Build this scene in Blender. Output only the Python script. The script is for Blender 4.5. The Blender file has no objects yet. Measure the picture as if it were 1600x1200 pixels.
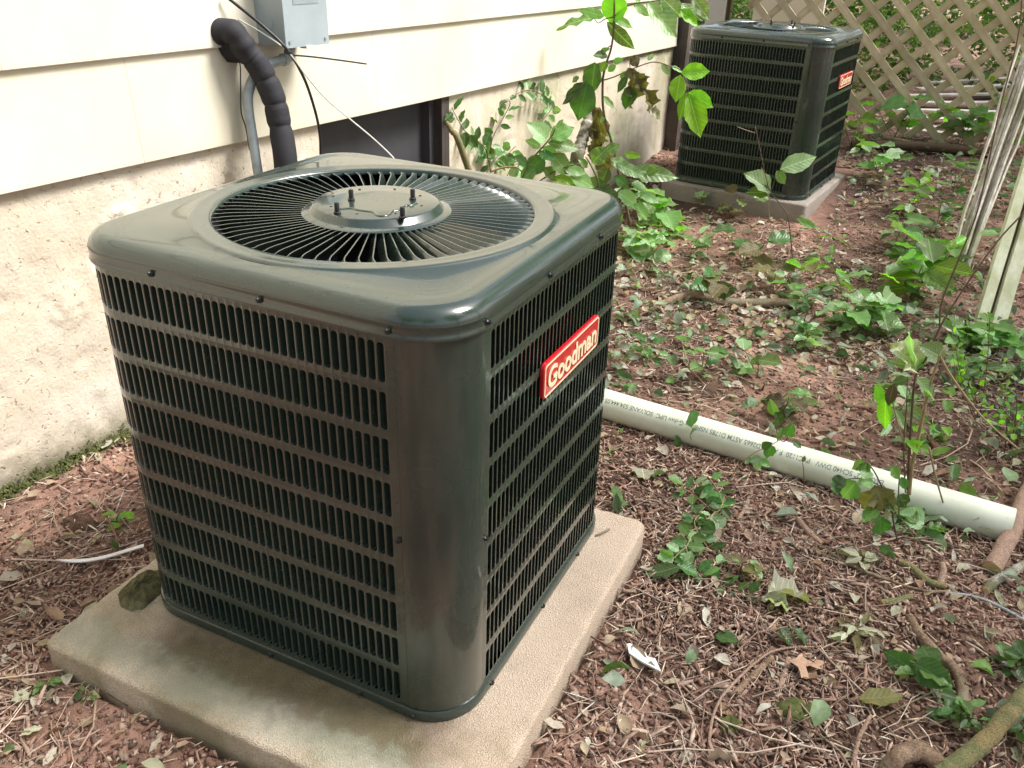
import bpy, bmesh, math, random
import numpy as np
from mathutils import Vector, Matrix, noise
R = math.radians
random.seed(7); rng = np.random.default_rng(11)
sc = bpy.context.scene
col = sc.collection

# ---------------------------------------------------------------- camera
CP = np.array([1.1938, -0.8649, 1.1884]); YAW, PITCH, ROLL, F, PPX, PPY = -0.4297, 0.4812, 0.0355, 1342.61, 14.86, -5.14
def cam_axes():
    f = np.array([math.sin(YAW)*math.cos(PITCH), math.cos(YAW)*math.cos(PITCH), -math.sin(PITCH)])
    r = np.array([math.cos(YAW), -math.sin(YAW), 0.]); u = np.cross(r, f)
    cr, sr = math.cos(ROLL), math.sin(ROLL)
    return cr*r+sr*u, -sr*r+cr*u, f
AR, AU, AF = cam_axes()
cd = bpy.data.cameras.new('camera'); cam = bpy.data.objects.new('camera', cd); col.objects.link(cam)
cam.matrix_world = Matrix(((AR[0], AU[0], -AF[0], CP[0]), (AR[1], AU[1], -AF[1], CP[1]), (AR[2], AU[2], -AF[2], CP[2]), (0, 0, 0, 1)))
cd.sensor_width = 36; cd.lens = F/1600*36; cd.shift_x = -PPX/1600; cd.shift_y = PPY/1600
cd.clip_start = 0.02; cd.clip_end = 300
sc.camera = cam

# ---------------------------------------------------------------- light
SUN_EL, SUN_AZ = 52, 62            # azimuth measured clockwise from +Y towards +X
w = bpy.data.worlds.new('World'); sc.world = w; w.use_nodes = True
nt = w.node_tree; nt.nodes.clear()
sky = nt.nodes.new('ShaderNodeTexSky'); sky.sky_type = 'NISHITA'; sky.sun_disc = False
sky.sun_elevation = R(SUN_EL); sky.sun_rotation = R(SUN_AZ); sky.dust_density = 4; sky.air_density = 1.0
hs = nt.nodes.new('ShaderNodeHueSaturation'); hs.inputs['Saturation'].default_value = 0.60
bg = nt.nodes.new('ShaderNodeBackground'); bg.inputs['Strength'].default_value = 0.12
wo = nt.nodes.new('ShaderNodeOutputWorld')
nt.links.new(sky.outputs[0], hs.inputs['Color']); nt.links.new(hs.outputs[0], bg.inputs[0]); nt.links.new(bg.outputs[0], wo.inputs[0])
sl = bpy.data.lights.new('sun', 'SUN'); sl.energy = 3.6; sl.angle = R(20); sl.color = (1, .985, .955)
so = bpy.data.objects.new('sun', sl); col.objects.link(so)
sd = Vector((math.sin(R(SUN_AZ))*math.cos(R(SUN_EL)), math.cos(R(SUN_AZ))*math.cos(R(SUN_EL)), math.sin(R(SUN_EL))))
so.rotation_euler = sd.to_track_quat('Z', 'Y').to_euler(); so.location = sd*20
sc.view_settings.view_transform = 'Standard'; sc.view_settings.look = 'None'; sc.view_settings.gamma = 1
sc.view_settings.use_curve_mapping = False; sc.view_settings.exposure = 1.2

# ---------------------------------------------------------------- geometry helpers
def sstep(t): t = min(1, max(0, t)); return t*t*(3-2*t)
def gz(x, y):
    z = -0.085 + 0.25*sstep((y-2.6)/3.2)
    if y > 5.8: z += .03*(y-5.8)
    return z
def gdisp(x, y):
    if y > 9 or x > 5 or y < -2: return 0
    dx = max(-.086-x, 0, x-.803); dy = max(-.162-y, 0, y-.713); dd = math.hypot(dx, dy)
    berm = .030*math.exp(-dd/.10) if dd > 0 else 0
    if dd == 0: return 0
    return berm+.010*noise.noise((x*3.1, y*3.1, 0))+.006*noise.noise((x*11, y*11, 3))+.0035*noise.noise((x*33, y*33, 7))
def ray(px, py): return AF + AR*(px-800-PPX)/F - AU*(py-600-PPY)/F
def gp(px, py, dz=0.0):
    """where the line of sight through a photo point meets the terrain (dz above it)"""
    d = ray(px, py); t = (-.085+dz-CP[2])/d[2]
    for _ in range(25):
        q = CP+t*d; t += 0.6*((gz(q[0], q[1])+gdisp(q[0], q[1])+dz-CP[2])/d[2]-t)
    return Vector(CP+t*d)
def dp(px, py, depth): return Vector(CP+ray(px, py)*depth)
def depth_of(p): return float((np.array(p)-CP)@AF)
XW, WY = -0.6881, math.sin(0.0977)
def wl(y, z, off=0.0): return Vector((XW+off+WY*y, y, z))
def wp(px, py, off=0.0):
    d = ray(px, py); n = np.array([1, -WY, 0]); t = (XW+off-n@CP)/(n@d); return Vector(CP+t*d)
def pl(px, py, n, dd):
    d = ray(px, py); n = np.array(n, float); t = (dd-n@CP)/(n@d); return Vector(CP+t*d)

def tag(o, label=None, cat=None, group=None, kind=None):
    if label: o['label'] = label
    if cat: o['category'] = cat
    if group: o['group'] = group
    if kind: o['kind'] = kind
    return o
def empty(name, loc, rz=0.0):
    o = bpy.data.objects.new(name, None); o.location = loc; o.rotation_euler.z = rz; o.empty_display_size = .05
    col.objects.link(o); return o
def link(name, me, mat=None, parent=None):
    o = bpy.data.objects.new(name, me); col.objects.link(o)
    if mat and not me.materials: me.materials.append(mat)
    if parent: o.parent = parent
    return o
class MB:
    def __init__(s): s.v = []; s.f = []
    def add(s, vs, fs):
        b = len(s.v); s.v += [tuple(p) for p in vs]; s.f += [tuple(b+i for i in f) for f in fs]
    def box(s, lo, hi, M=None):
        vs = [Vector((x, y, z)) for z in (lo[2], hi[2]) for y in (lo[1], hi[1]) for x in (lo[0], hi[0])]
        if M: vs = [M @ p for p in vs]
        s.add(vs, [(0, 2, 3, 1), (4, 5, 7, 6), (0, 1, 5, 4), (2, 6, 7, 3), (0, 4, 6, 2), (1, 3, 7, 5)])
    def tube(s, pts, rad, n=8, caps=True):
        pts = [Vector(p) for p in pts]; m = len(pts)
        if not hasattr(rad, '__len__'): rad = [rad]*m
        up = Vector((.13, .21, .97)); rings = []
        for i, p in enumerate(pts):
            t = (pts[min(i+1, m-1)]-pts[max(i-1, 0)])
            if t.length < 1e-9: t = Vector((0, 0, 1))
            t.normalize()
            a = up-t*up.dot(t)
            if a.length < 1e-3: a = t.orthogonal()
            a.normalize(); up = a; b = t.cross(a)
            rings.append([p+(a*math.cos(2*math.pi*k/n)+b*math.sin(2*math.pi*k/n))*rad[i] for k in range(n)])
        vs = [q for r_ in rings for q in r_]
        fs = [(i*n+k, i*n+(k+1) % n, (i+1)*n+(k+1) % n, (i+1)*n+k) for i in range(m-1) for k in range(n)]
        if caps: fs += [tuple(range(n))[::-1], tuple((m-1)*n+k for k in range(n))]
        s.add(vs, fs)
    def lathe(s, prof, n=48, c=(0, 0, 0)):
        vs = [(c[0]+r_*math.cos(2*math.pi*k/n), c[1]+r_*math.sin(2*math.pi*k/n), c[2]+z) for r_, z in prof for k in range(n)]
        s.add(vs, [(i*n+k, i*n+(k+1) % n, (i+1)*n+(k+1) % n, (i+1)*n+k) for i in range(len(prof)-1) for k in range(n)])
    def mesh(s, name, smooth=False, ang=None):
        me = bpy.data.meshes.new(name); me.from_pydata(s.v, [], s.f); me.validate(); me.update()
        if smooth or ang: me.shade_smooth()
        if ang: me.set_sharp_from_angle(angle=R(ang))
        return me
    def build(s, name, mat, parent=None, smooth=False, ang=None):
        return link(name, s.mesh(name, smooth, ang), mat, parent)
def fixn(me):
    bm = bmesh.new(); bm.from_mesh(me); bmesh.ops.recalc_face_normals(bm, faces=bm.faces); bm.to_mesh(me); bm.free()
def spline(pts, n=6):
    pts = [Vector(p) for p in pts]
    if len(pts) < 3: 
        return [pts[0].lerp(pts[-1], k/n) for k in range(n+1)]
    out = []
    for i in range(len(pts)-1):
        p0 = pts[max(i-1, 0)]; p1 = pts[i]; p2 = pts[i+1]; p3 = pts[min(i+2, len(pts)-1)]
        for k in range(n):
            t = k/n
            out.append(.5*((2*p1)+(p2-p0)*t+(2*p0-5*p1+4*p2-p3)*t*t+(3*p1-p0-3*p2+p3)*t**3))
    out.append(pts[-1]); return out

# ---------------------------------------------------------------- materials
def new_mat(name):
    m = bpy.data.materials.new(name); m.use_nodes = True; t = m.node_tree
    return m, t, t.nodes['Principled BSDF']
def N(t, typ, **kw):
    n = t.nodes.new(typ)
    for k, v in kw.items():
        if k in n.inputs: n.inputs[k].default_value = v
        else: setattr(n, k, v)
    return n
def coords(t, scale=None):
    tc = t.nodes.new('ShaderNodeTexCoord'); return tc.outputs['Object']
def noise_n(t, scale, detail=4, rough=.55, vec=None, dist=0):
    n = N(t, 'ShaderNodeTexNoise'); n.inputs['Scale'].default_value = scale; n.inputs['Detail'].default_value = detail
    n.inputs['Roughness'].default_value = rough; n.inputs['Distortion'].default_value = dist
    t.links.new(vec if vec else coords(t), n.inputs['Vector']); return n
def ramp(t, fac, stops):
    r_ = t.nodes.new('ShaderNodeValToRGB'); cr = r_.color_ramp
    cr.elements[0].position = stops[0][0]; cr.elements[0].color = (*stops[0][1], 1)
    cr.elements[1].position = stops[-1][0]; cr.elements[1].color = (*stops[-1][1], 1)
    for p, c in stops[1:-1]:
        e = cr.elements.new(p); e.color = (*c, 1)
    t.links.new(fac, r_.inputs[0]); return r_
def mix(t, fac, a, b, typ='MIX'):
    m = t.nodes.new('ShaderNodeMix'); m.data_type = 'RGBA'; m.blend_type = typ
    for inp, v in ((m.inputs[0], fac), (m.inputs[6], a), (m.inputs[7], b)):
        if isinstance(v, (int, float)): inp.default_value = v
        elif isinstance(v, tuple): inp.default_value = (*v, 1)
        else: t.links.new(v, inp)
    return m.outputs[2]
def math_n(t, op, a, b=0.0):
    m = t.nodes.new('ShaderNodeMath'); m.operation = op
    for i, v in enumerate((a, b)):
        if isinstance(v, (int, float)): m.inputs[i].default_value = v
        else: t.links.new(v, m.inputs[i])
    return m.outputs[0]
def bump(t, b, h, strength=.4, dist=.002):
    n = t.nodes.new('ShaderNodeBump'); n.inputs['Strength'].default_value = strength; n.inputs['Distance'].default_value = dist
    t.links.new(h, n.inputs['Height']); t.links.new(n.outputs[0], b.inputs['Normal']); return n
def simple(name, c, rough=.5, metal=0, var=.15, scale=30, bs=.1, bd=.001, coat=0, spec=.5):
    m, t, b = new_mat(name)
    n = noise_n(t, scale)
    c1 = tuple(x*(1-var) for x in c); c2 = tuple(min(1, x*(1+var)) for x in c)
    r_ = ramp(t, n.outputs[0], [(.3, c1), (.7, c2)])
    t.links.new(r_.outputs[0], b.inputs['Base Color'])
    b.inputs['Roughness'].default_value = rough; b.inputs['Metallic'].default_value = metal
    b.inputs['Coat Weight'].default_value = coat; b.inputs['Specular IOR Level'].default_value = spec
    if bs: bump(t, b, n.outputs[0], bs, bd)
    return m
M = {}
def paint():
    m, t, b = new_mat('dark_green_grey_paint')
    v = coords(t)
    n = noise_n(t, 9, 5, .6, v); n2 = noise_n(t, 90, 3, .5, v); n3 = noise_n(t, 420, 2, .5, v)
    c = ramp(t, n.outputs[0], [(.3, (.018, .032, .025)), (.7, (.024, .040, .031))])
    d = ramp(t, n3.outputs[0], [(.60, (0, 0, 0)), (.78, (1, 1, 1))])
    dm = math_n(t, 'MULTIPLY', d.outputs[0], .04)
    t.links.new(mix(t, dm, c.outputs[0], (.16, .15, .12)), b.inputs['Base Color'])
    rr = t.nodes.new('ShaderNodeMapRange'); rr.inputs[1].default_value = .3; rr.inputs[2].default_value = .75; rr.inputs[3].default_value = .17; rr.inputs[4].default_value = .34
    t.links.new(n.outputs[0], rr.inputs[0]); t.links.new(rr.outputs[0], b.inputs['Roughness'])
    b.inputs['Specular IOR Level'].default_value = .55
    b.inputs['Coat Weight'].default_value = .6; b.inputs['Coat Roughness'].default_value = .06
    bump(t, b, n.outputs[0], .06, .0012)
    return m
M['paint'] = paint()
M['coil'] = simple('condenser_coil_fins', (.006, .0065, .007), .6, 0, .4, 200, .3, .001)
M['inside'] = simple('dark_unit_interior', (.010, .010, .010), .8, 0, .2, 30, 0)
M['black'] = simple('black_rubber', (.015, .015, .016), .45, 0, .2, 80, .2, .0004)
M['screw'] = simple('black_screw_metal', (.02, .02, .02), .35, .4, .2, 100, 0)
M['foam'] = simple('black_foam_insulation', (.016, .015, .019), .78, 0, .25, 160, .35, .0012)
M['galv'] = simple('grey_box_paint', (.36, .42, .44), .45, .1, .08, 12, .15, .0005)
M['galvd'] = simple('grey_label', (.27, .32, .33), .5, 0, .05, 30, 0)
M['conduit'] = simple('grey_conduit_plastic', (.30, .34, .35), .4, 0, .15, 40, .1, .0005)
M['white_wire'] = simple('white_wire', (.62, .60, .54), .5, 0, .15, 60, 0)
M['red'] = simple('red_badge_plastic', (.50, .012, .018), .25, 0, .08, 40, 0, coat=.5)
M['cream'] = simple('cream_badge_lettering', (.80, .66, .44), .35, 0, .05, 60, 0)
M['pvcink'] = simple('dark_pipe_ink', (.16, .20, .20), .6, 0, .3, 200, 0)
M['whitechip'] = simple('white_painted_wood_chip', (.80, .79, .76), .5, 0, .05, 60, .2, .0008)
M['cutwood'] = simple('pale_cut_wood', (.50, .33, .17), .7, 0, .2, 60, .3, .001)
M['moss'] = simple('green_moss', (.075, .085, .018), .9, 0, .5, 60, .6, .004)
M['brownleaf'] = simple('tan_oak_leaf', (.42, .26, .17), .6, 0, .18, 70, .3, .0006)
M['clod'] = simple('dark_dirt_clod', (.10, .055, .035), .95, 0, .4, 60, .8, .006)
M['strip'] = simple('white_plastic_strip', (.72, .72, .72), .4, 0, .06, 60, 0)

def siding():
    m, t, b = new_mat('cream_siding_paint')
    v = coords(t)
    n = noise_n(t, 2.2, 4, .6, v); 
    mp = N(t, 'ShaderNodeMapping'); mp.inputs['Scale'].default_value = (60, 3, 60); t.links.new(v, mp.inputs[0])
    n2 = noise_n(t, 6, 4, .6, mp.outputs[0]); n3 = noise_n(t, 60, 3, .6, v)
    c = ramp(t, n.outputs[0], [(.28, (.65, .585, .43)), (.5, (.68, .63, .50)), (.72, (.70, .66, .56))])
    sp = ramp(t, n3.outputs[0], [(.68, (0, 0, 0)), (.80, (1, 1, 1))])
    t.links.new(mix(t, math_n(t, 'MULTIPLY', sp.outputs[0], .22), c.outputs[0], (.45, .40, .27)), b.inputs['Base Color'])
    b.inputs['Roughness'].default_value = .5
    bump(t, b, n2.outputs[0], .12, .001); return m
M['siding'] = siding()
def foundation():
    m, t, b = new_mat('cream_painted_concrete')
    v = coords(t)
    n = noise_n(t, 1.7, 5, .65, v, .4); n2 = noise_n(t, 26, 6, .65, v); n3 = noise_n(t, 120, 4, .6, v)
    c = ramp(t, n.outputs[0], [(.25, (.56, .44, .33)), (.45, (.62, .53, .41)), (.62, (.66, .59, .49)), (.8, (.68, .64, .56))])
    g = ramp(t, n2.outputs[0], [(.33, (1, 1, 1)), (.42, (0, 0, 0))])
    c2 = mix(t, math_n(t, 'MULTIPLY', g.outputs[0], .12), c.outputs[0], (.26, .22, .15))
    # algae: vertical streaks growing towards the far, damp end of the wall and near the soil line
    sx = N(t, 'ShaderNodeSeparateXYZ'); t.links.new(v, sx.inputs[0])
    mp = N(t, 'ShaderNodeMapping'); mp.inputs['Scale'].default_value = (3.2, 3.2, 1.3); t.links.new(v, mp.inputs[0])
    st = noise_n(t, 1.6, 5, .65, mp.outputs[0])
    far = N(t, 'ShaderNodeMapRange'); far.inputs[1].default_value = 1.0; far.inputs[2].default_value = 2.6; t.links.new(sx.outputs[1], far.inputs[0])
    sm = ramp(t, st.outputs[0], [(.42, (0, 0, 0)), (.62, (1, 1, 1))])
    fac = math_n(t, 'MULTIPLY', math_n(t, 'MULTIPLY', sm.outputs[0], far.outputs[0]), .6)
    c3 = mix(t, fac, c2, (.30, .29, .15))
    low = N(t, 'ShaderNodeMapRange'); low.inputs[1].default_value = .03; low.inputs[2].default_value = -.075; t.links.new(math_n(t, 'ADD', sx.outputs[2], math_n(t, 'MULTIPLY', math_n(t, 'SUBTRACT', n2.outputs[0], .5), .12)), low.inputs[0])
    c4 = mix(t, math_n(t, 'MULTIPLY', low.outputs[0], .85), c3, (.09, .085, .03))
    t.links.new(c4, b.inputs['Base Color']); b.inputs['Roughness'].default_value = .85
    pn = noise_n(t, 75, 3, .6, v, .6); pit = ramp(t, pn.outputs[0], [(.28, (0, 0, 0)), (.38, (1, 1, 1))])
    t.links.new(mix(t, 1.0, c4, ramp(t, pn.outputs[0], [(.27, (.62, .56, .46)), (.36, (1, 1, 1))]).outputs[0], 'MULTIPLY'), b.inputs['Base Color'])
    hh = math_n(t, 'ADD', math_n(t, 'ADD', math_n(t, 'MULTIPLY', n2.outputs[0], .6), math_n(t, 'MULTIPLY', n3.outputs[0], .7)), pit.outputs[0])
    bump(t, b, hh, .7, .004); return m
M['found'] = foundation()
def slabmat(name, base, stain=True):
    m, t, b = new_mat(name)
    v = coords(t)
    n = noise_n(t, 5, 5, .6, v, .3); n2 = noise_n(t, 340, 3, .6, v); n3 = noise_n(t, 30, 5, .6, v)
    vo = N(t, 'ShaderNodeTexVoronoi'); vo.inputs['Scale'].default_value = 420; t.links.new(v, vo.inputs['Vector'])
    c = ramp(t, n.outputs[0], [(.28, tuple(x*.72 for x in base)), (.5, base), (.72, (base[0]*1.05, base[1]*1.1, base[2]*1.15))])
    g = ramp(t, n2.outputs[0], [(.34, (.60, .57, .54)), (.56, (1.1, 1.1, 1.1))])
    cc = mix(t, .8, c.outputs[0], g.outputs[0], 'MULTIPLY')
    if stain:
        s = N(t, 'ShaderNodeSeparateXYZ'); t.links.new(v, s.inputs[0])
        # damp algae and rust stain along the front of the unit (local -Y side)
        def band(out, a0, a1, b0, b1):
            r1 = N(t, 'ShaderNodeMapRange', interpolation_type='SMOOTHSTEP'); r1.inputs[1].default_value = a0; r1.inputs[2].default_value = a1; t.links.new(out, r1.inputs[0])
            r2 = N(t, 'ShaderNodeMapRange', interpolation_type='SMOOTHSTEP'); r2.inputs[1].default_value = b1; r2.inputs[2].default_value = b0; t.links.new(out, r2.inputs[0])
            return math_n(t, 'MULTIPLY', r1.outputs[0], r2.outputs[0])
        wob = math_n(t, 'ADD', s.outputs[1], math_n(t, 'MULTIPLY', math_n(t, 'SUBTRACT', n3.outputs[0], .5), .12))
        rust = math_n(t, 'MULTIPLY', band(wob, -.41, -.34, -.27, -.20), band(s.outputs[0], -.36, -.20, .28, .40))
        mot = ramp(t, n3.outputs[0], [(.35, (1, 1, 1)), (.65, (.75, .75, .75))])
        cc = mix(t, math_n(t, 'MULTIPLY', math_n(t, 'MULTIPLY', rust, .95), mot.outputs[0]), cc, (.065, .038, .022))
        alg = math_n(t, 'MULTIPLY', ramp(t, n.outputs[0], [(.40, (1, 1, 1)), (.60, (0, 0, 0))]).outputs[0], band(s.outputs[1], -.9, -.6, -.33, -.1))
        cc = mix(t, math_n(t, 'MULTIPLY', alg, .55), cc, (.14, .13, .055))
        gr = band(wob, -.44, -.40, -.37, -.33)
        cc = mix(t, math_n(t, 'MULTIPLY', gr, .35), cc, (.33, .37, .30))
        pk = band(s.outputs[0], .26, .40, .50, .60)
        cc = mix(t, math_n(t, 'MULTIPLY', math_n(t, 'MULTIPLY', pk, n.outputs[0]), .5), cc, (.62, .42, .32))
    t.links.new(cc, b.inputs['Base Color']); b.inputs['Roughness'].default_value = .85
    hh = math_n(t, 'ADD', math_n(t, 'MULTIPLY', n2.outputs[0], .6), vo.outputs[0])
    bump(t, b, hh, .8, .003); return m
M['slab'] = slabmat('stained_concrete', (.52, .43, .33))
M['slab2'] = slabmat('grey_pad_concrete', (.34, .29, .25), False)
def island(name, cols, rough=.8, trans=0.0, bs=.2, spec=.3):
    m, t, b = new_mat(name)
    ge = t.nodes.new('ShaderNodeNewGeometry'); n = noise_n(t, 90, 3)
    k = len(cols); r_ = ramp(t, ge.outputs['Random Per Island'], [(i/(k-1), c) for i, c in enumerate(cols)])
    d = ramp(t, n.outputs[0], [(.3, (.7, .7, .7)), (.7, (1.15, 1.15, 1.15))])
    c = mix(t, .8, r_.outputs[0], d.outputs[0], 'MULTIPLY')
    t.links.new(c, b.inputs['Base Color']); b.inputs['Roughness'].default_value = rough; b.inputs['Specular IOR Level'].default_value = spec
    if bs: bump(t, b, n.outputs[0], bs, .001)
    if trans:
        tr = t.nodes.new('ShaderNodeBsdfTranslucent'); t.links.new(c, tr.inputs[0])
        ms = t.nodes.new('ShaderNodeMixShader'); ms.inputs[0].default_value = trans
        out = t.nodes['Material Output']
        t.links.new(b.outputs[0], ms.inputs[1]); t.links.new(tr.outputs[0], ms.inputs[2]); t.links.new(ms.outputs[0], out.inputs[0])
    return m
M['chips'] = island('bark_chips', [(.12, .060, .045), (.36, .22, .165), (.20, .105, .078), (.55, .40, .31), (.065, .034, .025), (.60, .46, .36), (.26, .15, .11), (.42, .28, .21), (.16, .09, .065)])
M['straw'] = island('pale_straw', [(.62, .48, .34), (.75, .64, .50), (.50, .36, .25), (.80, .73, .62)])
M['crumbs'] = island('soil_crumbs', [(.20, .11, .078), (.11, .058, .042), (.30, .18, .13), (.16, .09, .064), (.48, .36, .28), (.08, .045, .034)])
M['twigs'] = island('litter_twigs', [(.46, .33, .25), (.22, .13, .09), (.64, .51, .41), (.13, .08, .06), (.42, .28, .21), (.62, .48, .38)])
M['deadleaf'] = island('dry_leaves', [(.40, .27, .18), (.50, .42, .28), (.30, .17, .10), (.55, .50, .40), (.34, .36, .20), (.44, .28, .17), (.56, .52, .42), (.60, .57, .47)], .6, .25)
def leafmat(name, c, c2, trans=.35, rough=.38):
    m, t, b = new_mat(name)
    v = coords(t)
    s = N(t, 'ShaderNodeSeparateXYZ'); t.links.new(v, s.inputs[0])
    ay = math_n(t, 'ABSOLUTE', s.outputs[1])
    # side veins and midrib
    vv = math_n(t, 'SINE', math_n(t, 'MULTIPLY', math_n(t, 'SUBTRACT', s.outputs[0], math_n(t, 'MULTIPLY', ay, .9)), 52))
    mid = ramp(t, ay, [(.006, (1, 1, 1)), (.02, (0, 0, 0))])
    vein = math_n(t, 'MAXIMUM', math_n(t, 'MULTIPLY', ramp(t, vv, [(.86, (0, 0, 0)), (.99, (1, 1, 1))]).outputs[0], .45), mid.outputs[0])
    n = noise_n(t, 5, 4, .6, v); oi = t.nodes.new('ShaderNodeObjectInfo')
    cc = mix(t, n.outputs[0], c, c2)
    hv = t.nodes.new('ShaderNodeHueSaturation')
    t.links.new(math_n(t, 'ADD', math_n(t, 'MULTIPLY', oi.outputs['Random'], .85), .55), hv.inputs['Value'])
    t.links.new(math_n(t, 'ADD', math_n(t, 'MULTIPLY', oi.outputs['Random'], .05), .475), hv.inputs['Hue'])
    t.links.new(cc, hv.inputs['Color'])
    fin = mix(t, math_n(t, 'MULTIPLY', vein, .45), hv.outputs[0], tuple(min(1, x*1.9+.03) for x in c2))
    t.links.new(fin, b.inputs['Base Color']); b.inputs['Roughness'].default_value = rough
    bump(t, b, vv, .12, .02)
    tr = t.nodes.new('ShaderNodeBsdfTranslucent')
    tc = mix(t, 1.0, fin, (1.6, 1.9, .7), 'MULTIPLY'); t.links.new(tc, tr.inputs[0])
    ms = t.nodes.new('ShaderNodeMixShader'); ms.inputs[0].default_value = trans
    t.links.new(b.outputs[0], ms.inputs[1]); t.links.new(tr.outputs[0], ms.inputs[2]); t.links.new(ms.outputs[0], t.nodes['Material Output'].inputs[0])
    return m
M['leaf_dark'] = leafmat('dark_green_leaf', (.045, .105, .024), (.085, .17, .042), .35)
M['leaf_mid'] = leafmat('mid_green_leaf', (.11, .215, .055), (.19, .31, .10), .40)
M['leaf_pale'] = leafmat('pale_green_leaf', (.20, .33, .15), (.32, .45, .24), .35, .40)
M['leaf_bright'] = leafmat('bright_green_leaf', (.15, .33, .02), (.22, .42, .035), .5)
M['leaf_wilt'] = leafmat('wilted_olive_leaf', (.10, .10, .035), (.17, .13, .05), .3, .6)
M['leaf_dry'] = leafmat('dried_pale_leaf', (.38, .40, .27), (.52, .50, .36), .25, .7)
M['foliage'] = island('woodland_leaves', [(.05, .10, .016), (.12, .22, .03), (.06, .13, .02), (.24, .38, .05), (.035, .07, .018), (.17, .30, .04)], .5, .55, 0)
M['crown_leaves'] = island('sunlit_crown_leaves', [(.10, .20, .025), (.22, .38, .04), (.30, .46, .06), (.06, .14, .02), (.26, .42, .05)], .5, .65, 0)  # brighter copy of the woodland leaf colours, sunlight put into the tint
M['stem_brown'] = simple('brown_plant_stem', (.12, .075, .045), .6, 0, .3, 50, .2, .001)
M['stem_green'] = simple('green_plant_stem', (.14, .16, .05), .5, 0, .3, 50, .2, .001)
M['stem_tan'] = simple('dry_tan_stem', (.34, .25, .13), .6, 0, .3, 50, .2, .001)
def bark(name, a, b_, c=None, sc_=40):
    m, t, b = new_mat(name)
    v = coords(t); n = noise_n(t, sc_, 6, .7, v, .5); n2 = noise_n(t, sc_*.25, 4, .6, v)
    r_ = ramp(t, n.outputs[0], [(.35, a), (.62, b_)])
    cc = r_.outputs[0]
    if c: cc = mix(t, ramp(t, n2.outputs[0], [(.48, (0, 0, 0)), (.6, (1, 1, 1))]).outputs[0], cc, c)
    t.links.new(cc, b.inputs['Base Color']); b.inputs['Roughness'].default_value = .85
    n4 = noise_n(t, 300, 4, .7, v); d4 = ramp(t, n4.outputs[0], [(.36, (.35, .33, .3)), (.52, (1, 1, 1))])
    t.links.new(mix(t, .75, cc, d4.outputs[0], 'MULTIPLY'), b.inputs['Base Color'])
    bump(t, b, math_n(t, 'ADD', n.outputs[0], n4.outputs[0]), .9, .004); return m
M['bark_pink'] = bark('pinkish_branch_bark', (.34, .21, .15), (.46, .31, .23))
M['bark_brown'] = bark('brown_branch_bark', (.17, .10, .06), (.38, .26, .17), (.28, .24, .16))
M['bark_green'] = bark('greenish_branch_bark', (.16, .17, .07), (.24, .24, .10), (.30, .23, .10))
M['bark_mottled'] = bark('mottled_bark', (.07, .06, .045), (.48, .45, .36), (.16, .15, .08), 30)
M['bark_moss'] = bark('moss_covered_bark', (.055, .045, .018), (.13, .12, .04), (.16, .15, .075), 35)
M['bark_tree'] = bark('tree_trunk_bark', (.07, .05, .035), (.20, .15, .11), None, 14)
def wood(name, a, b_, c, axis=2, scale=1.0):
    m, t, b = new_mat(name)
    v = coords(t); mp = N(t, 'ShaderNodeMapping'); s = [60*scale]*3; s[axis] = 2.5*scale; mp.inputs['Scale'].default_value = s
    t.links.new(v, mp.inputs[0]); n = noise_n(t, 1, 5, .65, mp.outputs[0]); n2 = noise_n(t, 5, 4, .6, v); oi = t.nodes.new('ShaderNodeObjectInfo')
    c1 = ramp(t, n.outputs[0], [(.3, a), (.7, b_)])
    st = ramp(t, n2.outputs[0], [(.42, (0, 0, 0)), (.66, (1, 1, 1))])
    cc = mix(t, math_n(t, 'MULTIPLY', st.outputs[0], .7), c1.outputs[0], c)
    hv = t.nodes.new('ShaderNodeHueSaturation'); t.links.new(math_n(t, 'ADD', math_n(t, 'MULTIPLY', oi.outputs['Random'], .3), .85), hv.inputs['Value']); t.links.new(cc, hv.inputs['Color'])
    t.links.new(hv.outputs[0], b.inputs['Base Color']); b.inputs['Roughness'].default_value = .75
    bump(t, b, n.outputs[0], .35, .0015); return m
M['lattice'] = wood('weathered_lattice_wood', (.52, .43, .27), (.70, .60, .42), (.38, .32, .17), 0, 1)
M['white_wood'] = wood('flaking_white_wood', (.34, .30, .24), (.74, .70, .62), (.22, .22, .10), 2, 1)
M['white_post'] = wood('mildewed_white_post', (.50, .52, .33), (.72, .73, .58), (.33, .34, .14), 2, .5)
M['rot_wood'] = wood('rotting_brown_wood', (.05, .028, .014), (.13, .075, .035), (.07, .05, .02), 2, 1)
M['dark_wood'] = wood('dark_weathered_wood', (.030, .024, .020), (.075, .06, .05), (.16, .12, .10), 2, 1)
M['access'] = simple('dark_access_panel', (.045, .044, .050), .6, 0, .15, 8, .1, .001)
M['old_white'] = wood('old_white_boards', (.62, .56, .50), (.80, .76, .72), (.45, .38, .32), 0, .6)
def pvc():
    m, t, b = new_mat('white_pvc'); v = coords(t)
    n = noise_n(t, 9, 4, .6, v); n2 = noise_n(t, 120, 3, .6, v)
    c = ramp(t, n.outputs[0], [(.3, (.64, .68, .51)), (.65, (.78, .80, .67))])
    g = ramp(t, n2.outputs[0], [(.62, (0, 0, 0)), (.76, (1, 1, 1))])
    t.links.new(mix(t, math_n(t, 'MULTIPLY', g.outputs[0], .25), c.outputs[0], (.35, .30, .18)), b.inputs['Base Color'])
    b.inputs['Roughness'].default_value = .28; return m
M['pvc'] = pvc()
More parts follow.
